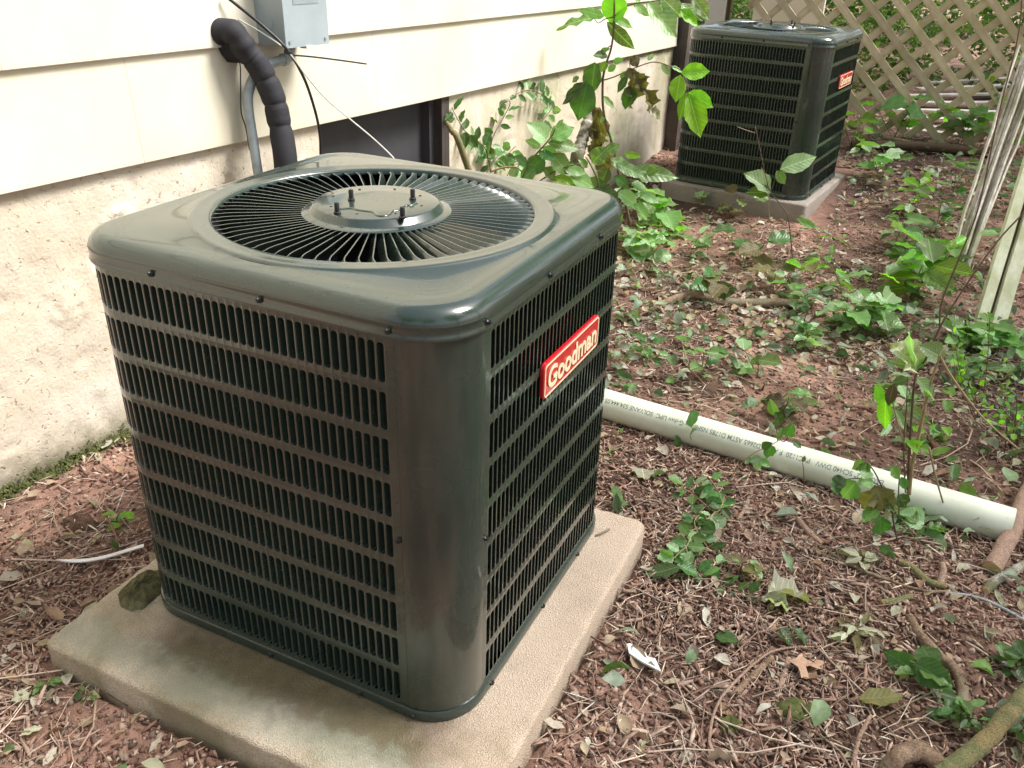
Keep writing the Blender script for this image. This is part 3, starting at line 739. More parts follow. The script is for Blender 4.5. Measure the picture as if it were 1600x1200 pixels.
# conduit
cp = [wp(447, 92, .06), wp(430, 97, .062), wp(412, 104, .062), wp(397, 120, .062), wp(388, 148, .062), wp(389, 175, .064), wp(395, 215, .07), wp(402, 262, .08)]
cp += [cp[-1]+Vector((.01, 0, -.15)), cp[-1]+Vector((.05, 0, -.35))]
t_ = thing('conduit', 'grey electrical conduit curving down behind the black insulated pipe', 'conduit', cp[0])
mb = MB(); mb.tube(spline(cp, 8), .0135, 14); under(mb.build('conduit_tube', M['conduit'], smooth=True, ang=60), t_)
d = (cp[0]-cp[1]).normalized()
mb = MB(); mb.tube([cp[0]-d*.016, cp[0]-d*.014, cp[0]-d*.002, cp[0]], [.0145, .0175, .0175, .0145], 10); under(mb.build('connector_nut', M['conduit'], ang=30), t_)
mb = MB(); mb.tube([cp[0], cp[0]+d*.02, cp[0]+d*.02+Vector((0, 0, .02)), Vector((cp[0].x, cp[0].y+.03, z0))], .013, 12); under(mb.build('elbow', M['conduit'], smooth=True, ang=50), t_)
def cable(name, label, pts, r_, mat, cat='cable', n=8):
    mb = MB(); mb.tube(spline(pts, 10), r_, n); o = mb.build(name, mat, smooth=True, ang=60); return tag(o, label, cat)
cable('power_cable', 'thick black cable hanging down the siding past the grey box', [wp(350, -8, .03), wp(410, 40, .08), wp(449, 78, .13), wp(474, 120, .12), wp(490, 165, .11), wp(499, 205, .10), wp(501, 245, .09), wp(501, 300, .08)], .0042, M['black'])
cable('thermostat_wire', 'thin off-white wire slanting from the cable bundle to the unit top', [wp(372, 30, .03), wp(410, 52, .06), wp(449, 80, .13), wp(478, 118, .14), wp(510, 155, .16), wp(548, 187, .2), wp(585, 218, .25), wp(614, 246, .3), wp(622, 260, .32)], .0021, M['white_wire'])
cable('control_wire', 'thin black wire dangling left of the insulated pipe', [wp(368, 70, .05), wp(375, 100, .04), wp(376, 140, .035), wp(377, 175, .035), wp(384, 200, .04), wp(390, 235, .05)], .0017, M['black'])
t_ = thing('zip_tie_tail', 'long black cable tie tail sticking out under the grey box', 'cable tie', wp(452, 84, .13))
mb = MB(); mb.tube(spline([wp(455, 86, .13), wp(490, 89, .14), wp(530, 94, .15), wp(573, 100, .15)], 6), [.0024]*18+[.0018], 6); under(mb.build('tail', M['black']), t_)
mb = MB(); q = wp(450, 82, .13); mb.tube([q+Vector((0, -.008, .004)), q+Vector((0, .008, -.002))], .0075, 10); under(mb.build('tie_loop', M['black'], ang=40), t_)

# ---------------------------------------------------------------- white drain pipe with its printed line
RP = .0445
pa, pb = gp(935, 628, RP*.95), gp(1580, 822, RP*.75)
ax = (pb-pa).normalized(); pa = pa-ax*.12
Lp = (pb-pa).length
t_ = thing('drain_pipe', 'long white plastic drain pipe lying across the dirt', 'pipe', pa)
mb = MB(); n = 40
up = Vector((0, 0, 1)); e2 = (up-ax*up.dot(ax)).normalized(); e1 = ax.cross(e2)
vs = []; segs = 40
prof = [(RP-.0055, 0.03), (RP-.0055, 0), (RP, 0)]+[(RP, Lp*k/30) for k in range(1, 31)]+[(RP-.0055, Lp), (RP-.0055, Lp-.05)]
for r_, l in prof:
    for k in range(n):
        a = 2*math.pi*k/n; vs.append(pa+ax*l+(e1*math.cos(a)+e2*math.sin(a))*r_)
mb.add(vs, [(i*n+k, i*n+(k+1) % n, (i+1)*n+(k+1) % n, (i+1)*n+k) for i in range(len(prof)-1) for k in range(n)])
o = mb.build('pipe_wall', M['pvc'], smooth=True, ang=40); under(o, t_)
tcu = bpy.data.curves.new('pipe_print', 'FONT')
tcu.body = '\u2033EAGLE\u2033  2" SCH40 DWV   PVC1120  F ASTM D2665 ASTM D1785 NSF-pw G-dwv UPC  SOLVANE 534.444.05 2.5 8:10'
tcu.body = '\'EAGLE  2" SCH40 DWV   PVC1120  F ASTM D2665 ASTM D1785 NSF\u00ae-pw G-dwv UPC  SOLVANE 534.444.05 2.5 8:10'
tcu.size = .024; tcu.offset = .00015
to = bpy.data.objects.new('tmp', tcu); col.objects.link(to); bpy.context.view_layer.update()
me = bpy.data.meshes.new_from_object(to.evaluated_get(bpy.context.evaluated_depsgraph_get())); bpy.data.objects.remove(to)
co = np.array([v.co[:] for v in me.vertices]); hi = co.max(0)
# reads upside down from here: it runs from the right end towards the unit
s_start = (gp(1392, 735, RP)-pa).dot(ax); avail = s_start-(gp(950, 600, RP)-pa).dot(ax); sx = min(1.0, avail/hi[0])
# direction facing the camera for the print line
mid = pa+ax*(s_start*.5); tc_ = (Vector(CP)-mid); tc_ -= ax*tc_.dot(ax); tc_.normalize(); a_cam = math.atan2(tc_.dot(e2), tc_.dot(e1))
a_line = a_cam+R(22) if abs(a_cam) > math.pi/2 else a_cam+R(22)
sgn = 1
for v in me.vertices:
    x, y, z = v.co; a = a_line-sgn*(y*.8)/RP
    v.co = pa+ax*(s_start-x*sx)+(e1*math.cos(a)+e2*math.sin(a))*(RP+.0004)
me.materials.clear(); me.materials.append(M['pvcink'])
o = link('pipe_print', me); under(o, t_)

# ---------------------------------------------------------------- lattice fence
fa, fb = gp(1340, 215), gp(1555, 222)
FY = (fa.y+fb.y)/2
t_ = thing('lattice_fence', 'weathered wooden diagonal lattice fence behind the far unit', 'fence', (1, FY, gz(1, FY)))
fz0, fz1, fx0, fx1 = gz(1, FY)-.02, gz(1, FY)+1.75, -.05, 3.4
SPC = .176
def slat(cx, sgn, yo, th):
    # line: x = cx + sgn*(fz1 - z), clipped to the panel; sgn=+1 runs down to the right
    z_hi, z_lo = fz1, fz0+random.uniform(-.03, .05)
    xa, xb = cx, cx+sgn*(z_hi-z_lo)
    if sgn > 0:
        if xb > fx1: z_lo = z_hi-(fx1-cx); xb = fx1
        if xa < fx0: z_hi = fz1-(fx0-cx); xa = fx0
    else:
        if xb < fx0: z_lo = z_hi-(cx-fx0); xb = fx0
        if xa > fx1: z_hi = fz1-(cx-fx1); xa = fx1
    if z_hi-z_lo < .12: return
    A = Vector((xa, FY+yo, z_hi)); B = Vector((xb, FY+yo, z_lo)); d = (B-A); L = d.length; d.normalize()
    s = Vector((0, 1, 0)).cross(d); hw = .021
    o = bpy.data.objects.new('slat', slat_me(L)); col.objects.link(o)
    o.matrix_basis = Matrix(((d.x, 0, s.x, (A.x+B.x)/2), (d.y, 1, s.y, (A.y+B.y)/2), (d.z, 0, s.z, (A.z+B.z)/2), (0, 0, 0, 1)))
    mw = o.matrix_basis.copy(); o.parent = t_; o.matrix_parent_inverse = Matrix.Translation(-t_.location); o.matrix_basis = mw
    return o
_sl = {}
def slat_me(L):
    mb = MB(); n = max(3, int(L/.12)); sd_ = random.random()*100; vs = []
    for i in range(n+1):
        x = -L/2+L*i/n; j = .0025*noise.noise((x*5, sd_, 0)); by = .002*noise.noise((x*3, sd_, 4))
        for y, z in ((-.0055, -.0215), (-.0055, .0215), (.0055, .0215), (.0055, -.0215)): vs.append((x, y+by, z+j))
    mb.add(vs, [(i*4+j, (i+1)*4+j, (i+1)*4+(j+1) % 4, i*4+(j+1) % 4) for i in range(n) for j in range(4)]+[(0, 1, 2, 3), tuple(n*4+j for j in (3, 2, 1, 0))])
    me = mb.mesh('slat'); me.materials.append(M['lattice']); return me
ph = .055
k = -16
while k < 46:
    slat(fx0+ph+k*SPC, 1, -.007, 0); k += 1
k = -2
while k < 46:
    slat(fx0+.02+k*SPC, -1, .007, 0); k += 1
# fallen white boards beyond the fence
t_ = thing('board_pile', 'pile of old white slatted boards lying on the ground behind the lattice', 'boards', gp(1460, 180))
for i, (xa, ya, xb, yb) in enumerate([(1375, 208, 1600, 225), (1385, 196, 1600, 206), (1390, 184, 1560, 188), (1400, 172, 1580, 172), (1415, 160, 1600, 156), (1430, 149, 1590, 142), (1395, 215, 1540, 232), (1450, 138, 1600, 130)]):
    A, B = gp(xa, ya, .03+.012*(i % 3)), gp(xb, yb, .05+.012*(i % 2)); A.y += .35; B.y += .35; d = (B-A); L = d.length; d.normalize(); s = Vector((-d.y, d.x, 0)).normalized(); u = d.cross(s)
    mb = MB(); vs = [c+s*sy+u*sz for c in (A, B) for sy, sz in ((-.035, -.006), (.035, -.006), (.035, .006), (-.035, .006))]
    mb.add(vs, [(0, 1, 2, 3), (7, 6, 5, 4), (0, 4, 5, 1), (1, 5, 6, 2), (2, 6, 7, 3), (3, 7, 4, 0)]); under(mb.build('board', M['old_white']), t_)
A, B = gp(1330, 226, .03), gp(1560, 240, .03)
mb = MB(); mb.tube(spline([A, A.lerp(B, .5)+Vector((0, .02, .01)), B], 5), .028, 8); tag(mb.build('ground_rail', M['rot_wood'], smooth=True, ang=50), 'dark rotting rail lying along the foot of the lattice', 'rail')
for i, (a, b_) in enumerate([((1450, 222), (1560, 246)), ((1380, 214), (1470, 232))]):
    A, B = gp(*a, .04), gp(*b_, .02); mb = MB(); mb.tube([A, A.lerp(B, .5), B], [.012, .010, .007], 7); tag(mb.build('dry_cane', M['stem_tan'], smooth=True), ['dry tan cane lying over the rotting rail at its right end', 'dry tan cane lying near the middle of the rotting rail'][i], 'cane')

# leaning bundle of flaking white strips (right edge)
base = gp(1500, 425); t_ = thing('strip_bundle', 'leaning bundle of flaking white wooden strips at the right edge', 'wood strips', base)
dep = depth_of(base)
for i, (bx, by, tx, ty_, dd) in enumerate([(1482+2.5*q+((q*7) % 5), 412+((q*11) % 20), 1592+3.2*q+((q*5) % 7), 70+((q*13) % 50), ((q*3) % 5)*.012-.02) for q in range(12)]):
    A, B = dp(bx, by, dep+dd), dp(tx, ty_, dep+dd+.12); A.z = min(A.z, gz(A.x, A.y)+.03)-.02
    pts = [A.lerp(B, k/8)+Vector((noise.noise((k*.7, i, 0)), noise.noise((k*.7, i, 5)), 0))*.008 for k in range(9)]
    mb = MB(); mb.tube(pts, [(.0080-.0002*k)*(1+.2*((i*3) % 4)/3) for k in range(9)], 4); under(mb.build('strip', M['white_wood']), t_)
# mildewed white post
base = gp(1540, 512); t_ = thing('leaning_post', 'mildewed white post with a rotten brown groove', 'post', base); dep = depth_of(base)
axp = (dp(1606, 285, dep+.02)-dp(1537, 512, dep)); axp.normalize(); sdv = Vector(AR); sdv = (sdv-axp*sdv.dot(axp)).normalized(); nv = axp.cross(sdv)
O = dp(1540, 512, dep)-axp*.06
def obox(s0, s1, n0, n1, l0, l1):
    mb = MB(); K = 10; vs = []
    for i in range(K+1):
        l = l0+(l1-l0)*i/K; j = .003*noise.noise((l*6, s0*40, 0))
        for a, b_ in ((s0+j, n0), (s1+j, n0), (s1+j, n1), (s0+j, n1)): vs.append(O+axp*l+sdv*a+nv*b_)
    mb.add(vs, [(i*4+j, (i+1)*4+j, (i+1)*4+(j+1) % 4, i*4+(j+1) % 4) for i in range(K) for j in range(4)]+[(0, 1, 2, 3), tuple(K*4+j for j in (3, 2, 1, 0))]); return mb
for nm, a in (('face_board', (-.045, -.006, -.012, .012)), ('face_board', (.010, .062, -.018, .010)), ('rotten_core', (-.004, .009, .002, .03))):
    o = obox(*a, 0, 1.35).build(nm, M['rot_wood'] if nm == 'rotten_core' else M['white_post']); fixn(o.data); under(o, t_)

# ---------------------------------------------------------------- leaves and plants
def leaf_mesh(name, wr, pt=.45, fold=.16, bend=.22, wav=.02, tooth=0.0):
    """leaf of length 1 along +X, upper side +Z; wr = half width"""
    K = 10; vs = []; rows = 4
    for i in range(K+1):
        t = i/K
        wd = wr*(math.sin(math.pi*min(1, t**(math.log(.5)/math.log(pt))))**.85) if 0 < t < 1 else .004
        if t > .8: wd *= 1-.35*sstep((t-.8)/.2)
        wd *= 1+tooth*(1 if i % 2 else -1)
        for j in range(-2, 3):
            u = j/2; y = wd*u
            z = fold*abs(y)-bend*t*t*.6+wav*math.sin(t*17+j*1.3)*abs(u)
            vs.append((t, y, z))
    fs = [(i*5+j, (i+1)*5+j, (i+1)*5+j+1, i*5+j+1) for i in range(K) for j in range(4)]
    mb = MB(); mb.add(vs, fs); me = mb.mesh(name, smooth=True); return me
LM = {}
SHAPES = {'ovate': (.28, .42, .25, .25, .015, 0), 'narrow': (.17, .45, .3, .3, .02, 0), 'round': (.40, .50, .2, .15, .02, 0), 'broad': (.34, .40, .3, .35, .03, .015), 'curl': (.33, .45, .45, .45, .07, .12)}
def get_leaf(shape, mat):
    vi = random.randint(0, 3); k = (shape, mat, vi)
    if k not in LM:
        a = SHAPES[shape]; rl = random.Random(sum(map(ord, shape))+vi*17)
        me = leaf_mesh('leaf', a[0]*rl.uniform(.85, 1.15), a[1]*rl.uniform(.9, 1.1), a[2]*rl.uniform(.3, 1.9), a[3]*rl.uniform(-.3, 2.2), a[4]*rl.uniform(1, 2.8), a[5]+rl.choice([0, .02, .035])); me.materials.append(M[mat]); LM[k] = me
    return LM[k]
def put_leaf(root, base, tip, normal, shape='ovate', mat='leaf_mid', wscale=1.0):
    x = (tip-base); L = x.length; x.normalize(); z = normal-x*normal.dot(x)
    if z.length < 1e-4: z = x.orthogonal()
    z.normalize(); y = z.cross(x)
    o = bpy.data.objects.new('leaf', get_leaf(shape, mat)); col.objects.link(o)
    Mx = Matrix(((x.x*L, y.x*L*wscale, z.x*L, base.x), (x.y*L, y.y*L*wscale, z.y*L, base.y), (x.z*L, y.z*L*wscale, z.z*L, base.z), (0, 0, 0, 1)))
    o.parent = root; o.matrix_parent_inverse = Matrix.Identity(4); o.matrix_basis = Matrix.Translation(-root.location) @ Mx
    return o
def rv(s=1.0): return Vector((random.gauss(0, s), random.gauss(0, s), random.gauss(0, s)))
def stem(root, pts, r0, r1, mat='stem_green', name='stem'):
    sp_ = spline(pts, 5); n = len(sp_)
    mb = MB(); mb.tube(sp_, [r0+(r1-r0)*i/(n-1) for i in range(n)], 6); o = mb.build(name, M[mat], smooth=True); under(o, root); return sp_
TOC = lambda p: (Vector(CP)-p).normalized()
def pix_plant(label, cat, base, stems, leaves, group=None, depth=None, name='plant'):
    """stems: (radius, material, [(px,py,depth offset)...]); leaves: (px0,py0,px1,py1,shape,material,width,depth offset)"""
    root = thing(name, label, cat, base, group); hf = np.array([AF[0], AF[1], 0]); hf /= np.linalg.norm(hf); d0 = (np.array(base)-CP)@hf
    def vp(px, py, off=0.0):          # on the upright plane through the plant's foot
        d = ray(px, py); return Vector(CP+d*((d0+off+(depth or 0))/(d@hf)))
    for r_, mat, pts in stems: stem(root, [vp(p[0], p[1], (p[2] if len(p) > 2 else 0)) for p in pts], r_, r_*.55, mat)
    for lf in leaves:
        x0, y0, x1, y1, sh, mt = lf[:6]; ws = lf[6] if len(lf) > 6 else 1; dd = lf[7] if len(lf) > 7 else 0
        a = vp(x0, y0, dd); b_ = vp(x1, y1, dd+random.uniform(-.03, .02)); nrm = TOC(a)*1.0+Vector((0, 0, .55))+rv(.25)
        put_leaf(root, a, b_, nrm, sh, mt, ws)
    return root
# sapling with large leaves between the two units
b_ = gp(988, 372)
pix_plant('tall thin sapling with large drooping leaves in front of the siding corner', 'sapling', b_,
 [(.0075, 'stem_brown', [(988, 373), (976, 310), (964, 258), (957, 227), (947, 195), (942, 165), (942, 125), (947, 100), (955, 75), (959, 40), (960, -20)]),
  (.003, 'stem_brown', [(959, 26), (975, 12), (995, 5), (1015, 3), (1050, -4), (1085, -8)]),
  (.0025, 'stem_brown', [(957, 27), (945, 30), (935, 36), (929, 30)]),
  (.0025, 'stem_brown', [(956, 70), (945, 78), (938, 85)]),
  (.003, 'stem_brown', [(944, 125), (960, 120), (985, 109), (1020, 97, -.05), (1045, 103, -.1), (1066, 112, -.15), (1076, 144, -.17)]),
  (.0022, 'stem_green', [(985, 109), (984, 95), (990, 86)])],
 [(958, 40, 961, -14, 'round', 'leaf_bright', 1.0), (944, 26, 904, 13, 'narrow', 'leaf_mid', 1.2), (929, 29, 871, 31, 'narrow', 'leaf_mid', 1.0), (948, 34, 991, 79, 'narrow', 'leaf_mid', 1.2),
  (956, 25, 990, 44, 'narrow', 'leaf_mid', 1.1), (1010, 2, 1057, 60, 'ovate', 'leaf_pale', .85), (990, 5, 1015, 26, 'ovate', 'leaf_pale', .9), (1030, -6, 1068, 26, 'broad', 'leaf_pale', .9), (1062, 6, 1097, 33, 'ovate', 'leaf_pale', .9, .02),
  (1062, 15, 1091, 43, 'ovate', 'leaf_bright', .8), (1080, -6, 1111, 31, 'broad', 'leaf_pale', .8), (1000, 3, 985, -14, 'ovate', 'leaf_mid', 1), (949, 86, 926, 88, 'ovate', 'leaf_dark', 1.0), (938, 80, 954, 76, 'ovate', 'leaf_mid', .8),
  (948, 95, 938, 112, 'round', 'leaf_bright', .9), (930, 97, 922, 148, 'broad', 'leaf_dark', 1.05), (918, 128, 902, 190, 'broad', 'leaf_dark', .95), (914, 128, 880, 164, 'ovate', 'leaf_dark', .9), (905, 120, 893, 128, 'round', 'leaf_mid', 1),
  (980, 118, 965, 145, 'ovate', 'leaf_dark', .9), (983, 134, 978, 173, 'broad', 'leaf_dark', .85), (980, 112, 968, 122, 'ovate', 'leaf_mid', .9), (950, 112, 962, 101, 'round', 'leaf_mid', 1), (958, 98, 975, 92, 'ovate', 'leaf_mid', 1),
  (984, 100, 1000, 90, 'broad', 'leaf_wilt', 1.4), (984, 106, 1001, 172, 'curl', 'leaf_wilt', .7), (990, 112, 1012, 146, 'curl', 'leaf_wilt', .9), (1004, 138, 1022, 176, 'curl', 'leaf_wilt', .8), (1014, 170, 1034, 182, 'curl', 'leaf_dry', .9),
  (1012, 94, 1022, 84, 'ovate', 'leaf_pale', .9), (1034, 99, 1047, 118, 'ovate', 'leaf_pale', .9, -.06), (1048, 103, 1066, 110, 'narrow', 'leaf_pale', 1.1, -.1),
  (1064, 114, 1109, 112, 'ovate', 'leaf_bright', 1.0, -.16), (1063, 117, 1056, 160, 'ovate', 'leaf_bright', 1.05, -.16), (1074, 144, 1061, 189, 'ovate', 'leaf_bright', .8, -.17), (1076, 144, 1114, 168, 'ovate', 'leaf_bright', 1.1, -.17), (1076, 146, 1094, 215, 'ovate', 'leaf_bright', .85, -.18),
  (948, 205, 960, 222, 'ovate', 'leaf_pale', 1), (940, 150, 962, 170, 'narrow', 'leaf_pale', 1, .05), (945, 180, 938, 192, 'ovate', 'leaf_mid', 1)])
# broad bush hard behind the big unit
b_ = gp(846, 470)
pix_plant('broad leaved bush rising behind the back corner of the nearest unit', 'bush', b_,
 [(.005, 'stem_green', [(846, 472), (822, 380), (815, 300), (823, 262), (836, 243), (846, 232), (861, 214), (868, 200)]), (.004, 'stem_brown', [(850, 470), (830, 360), (836, 296), (855, 275), (880, 262), (905, 256)]), (.004, 'stem_tan', [(768, 268), (785, 262), (805, 261), (815, 268)])],
 [(859, 216, 897, 197, 'round', 'leaf_mid', 1.0), (856, 223, 908, 231, 'ovate', 'leaf_mid', .9), (848, 231, 872, 240, 'ovate', 'leaf_mid', 1.1), (853, 220, 826, 190, 'broad', 'leaf_pale', 1.1), (846, 230, 820, 219, 'ovate', 'leaf_pale', 1.0),
  (842, 237, 868, 250, 'ovate', 'leaf_dark', 1.1), (850, 245, 822, 272, 'broad', 'leaf_dark', 1.1), (862, 240, 890, 272, 'broad', 'leaf_mid', 1.0), (836, 262, 812, 285, 'broad', 'leaf_mid', 1.1), (848, 262, 870, 282, 'broad', 'leaf_mid', 1.2), (880, 262, 916, 272, 'ovate', 'leaf_mid', 1),
  (862, 278, 904, 286, 'narrow', 'leaf_bright', 1.3), (890, 272, 930, 292, 'ovate', 'leaf_mid', 1.1), (824, 258, 802, 244, 'ovate', 'leaf_dark', 1), (808, 262, 796, 280, 'broad', 'leaf_pale', 1.2), (870, 200, 880, 186, 'ovate', 'leaf_mid', 1)])
b_ = gp(950, 400)
pix_plant('dense leafy bush overlapping the right back edge of the nearest unit', 'bush', b_,
 [(.005, 'stem_green', [(950, 402), (938, 330), (936, 290), (925, 262), (915, 245)]), (.005, 'stem_green', [(952, 402), (950, 335), (965, 300), (985, 285), (1010, 272)]), (.004, 'stem_green', [(949, 402), (945, 320), (948, 280), (955, 250)])],
 [(925, 255, 948, 230, 'broad', 'leaf_mid', 1.1), (945, 240, 968, 225, 'round', 'leaf_mid', 1.0), (955, 250, 985, 262, 'broad', 'leaf_pale', .9), (962, 255, 1008, 278, 'ovate', 'leaf_pale', .8), (985, 265, 1062, 278, 'narrow', 'leaf_pale', 1.0),
  (912, 286, 952, 298, 'ovate', 'leaf_mid', 1.1), (930, 292, 972, 320, 'broad', 'leaf_mid', .9), (950, 262, 938, 288, 'broad', 'leaf_mid', 1.1), (918, 262, 903, 248, 'ovate', 'leaf_mid', 1), (985, 285, 1015, 300, 'ovate', 'leaf_mid', 1.1),
  (965, 300, 1000, 322, 'broad', 'leaf_pale', .9), (945, 305, 920, 322, 'broad', 'leaf_dark', 1), (960, 275, 985, 295, 'ovate', 'leaf_dark', 1), (900, 266, 880, 252, 'ovate', 'leaf_dark', 1), (975, 240, 1002, 246, 'ovate', 'leaf_bright', .9), (948, 318, 975, 345, 'broad', 'leaf_bright', .9), (905, 275, 886, 292, 'broad', 'leaf_mid', 1.1),
  (1000, 300, 1030, 318, 'ovate', 'leaf_pale', .9), (990, 318, 1012, 345, 'ovate', 'leaf_mid', .9), (1010, 272, 1032, 262, 'ovate', 'leaf_mid', 1)])
# wall vine: stems hug the foundation
def vine(label, base, stems, lsize, mats, shape='ovate', group=None, wall=True, off=.02, r_=.0026, nl=2, name='vine', smat='stem_brown'):
    root = thing(name, label, 'vine', base, group)
    for st_ in stems:
        pts = [wp(x, y, off+.01*random.random()) for x, y in st_] if wall else [gp(x, y, h) for x, y, h in st_]
        sp_ = stem(root, pts, r_, r_*.6, smat)
        L = sum((b-a).length for a, b in zip(sp_[:-1], sp_[1:])); acc = 0; nxt = lsize*.5
        for a, b in zip(sp_[:-1], sp_[1:]):
            acc += (b-a).length
            if acc > nxt:
                nxt += lsize*random.uniform(.55, .9); d = (b-a).normalized()
                nrm = TOC(b)+Vector((0, 0, .5)); sd_ = nrm.cross(d).normalized()
                for sg in ((1, -1) if nl == 2 else (random.choice((1, -1)),)):
                    if random.random() < .12: continue
                    dr = (sd_*sg+d*random.uniform(-.1, .6)+rv(.25)).normalized(); q = b+dr*lsize*.1
                    put_leaf(root, q, q+dr*lsize*random.uniform(.65, 1.15), nrm+rv(.5), shape, random.choice(mats), random.uniform(.85, 1.2))
    return root
vine('small leaved creeping vine on the stained foundation right of the dark opening', wp(767, 267, .02),
 [[(767, 270), (759, 234), (742, 217), (726, 204), (715, 186), (706, 168)], [(766, 240), (770, 215), (787, 183), (797, 162), (792, 154)], [(800, 152), (815, 143), (832, 142), (848, 149), (864, 161), (856, 178), (842, 195)]], .058, ['leaf_dark', 'leaf_dark', 'leaf_pale'])
vine('thick clump of dark ivy at the foot of the stained foundation', wp(790, 275, .05),
 [[(770, 278), (780, 255), (796, 238), (806, 228)], [(790, 280), (800, 262), (815, 250)], [(760, 270), (772, 252), (780, 240)]], .075, ['leaf_dark', 'leaf_mid', 'leaf_dark'], 'broad', off=.05)
# trunk-like stump with mottled bark against the wall
b_ = wl(3.10, gz(-.35, 3.1), .12); t_ = thing('peeling_trunk', 'short peeling mottled trunk against the stained foundation', 'trunk', b_)
pts = [b_+Vector((0, 0, -.05)), wp(902, 262, .13), wp(908, 225, .12), wp(917, 195, .11), wp(922, 170, .10)]
mb = MB(); sp_ = spline(pts, 8); mb.tube(sp_, [(.034-.010*i/len(sp_))*(1+.35*noise.noise((i*.9, 0, 0))) for i in range(len(sp_))], 14); under(mb.build('trunk', M['bark_mottled'], smooth=True), t_)
for a in ((930, 165, 945, 235), (925, 200, 938, 262), (934, 225, 950, 285)):
    put_leaf(t_, wp(a[0], a[1], .16), wp(a[2], a[3], .18), TOC(b_)+rv(.3), 'curl', 'leaf_wilt', .5)
# leaning green pole beside the opening
A, B = wl(2.18, -.05, .16), wp(697, 190, .05)
mb = MB(); mb.tube(spline([A, wp(722, 235, .10), wp(706, 205, .07), B], 6), [.015-.0004*i for i in range(19)], 10); tag(mb.build('mossy_pole', M['bark_green'], smooth=True), 'mossy green pole leaning beside the dark crawl space opening', 'pole')

# generic weeds standing on the ground
def weed(px, py, hgt, nst, lsz, mats, shape, label, cat='weed', spread=.8, smat='stem_green', lean=None, nleaf=4, name='weed', group=None, r_=.0022):
    b0 = gp(px, py); root = thing(name, label, cat, b0, group)
    for k in range(nst):
        a = random.uniform(0, 2*math.pi); sp0 = spread*random.uniform(.4, 1.1); h = hgt*random.uniform(.65, 1.1)
        d = Vector((math.cos(a)*sp0, math.sin(a)*sp0, 1))
        if lean is not None: d += Vector(lean)
        d *= h; mid_ = b0+d*.5+Vector((0, 0, h*.12))+rv(.1*h); top = b0+d; top.z = max(top.z-h*.1*sp0, b0.z+.01)
        sp_ = stem(root, [b0+Vector((random.uniform(-.01, .01), random.uniform(-.01, .01), -.01)), mid_, top], r_, r_*.5, smat)
        for j in range(nleaf):
            t = .35+.65*j/max(1, nleaf-1); i = min(len(sp_)-1, int(t*(len(sp_)-1))); p = sp_[i]
            an = a+j*2.4+random.uniform(-.4, .4); dr = Vector((math.cos(an), math.sin(an), random.uniform(-.25, .35))).normalized()
            L = lsz*random.uniform(.65, 1.15)
            put_leaf(root, p+dr*.008, p+dr*(.008+L), Vector((0, 0, 1))+rv(.35)+TOC(p)*.3, shape, random.choice(mats), random.uniform(.85, 1.15))
    return root
D, MI, PA, BR, WI, DR = 'leaf_dark', 'leaf_mid', 'leaf_pale', 'leaf_bright', 'leaf_wilt', 'leaf_dry'
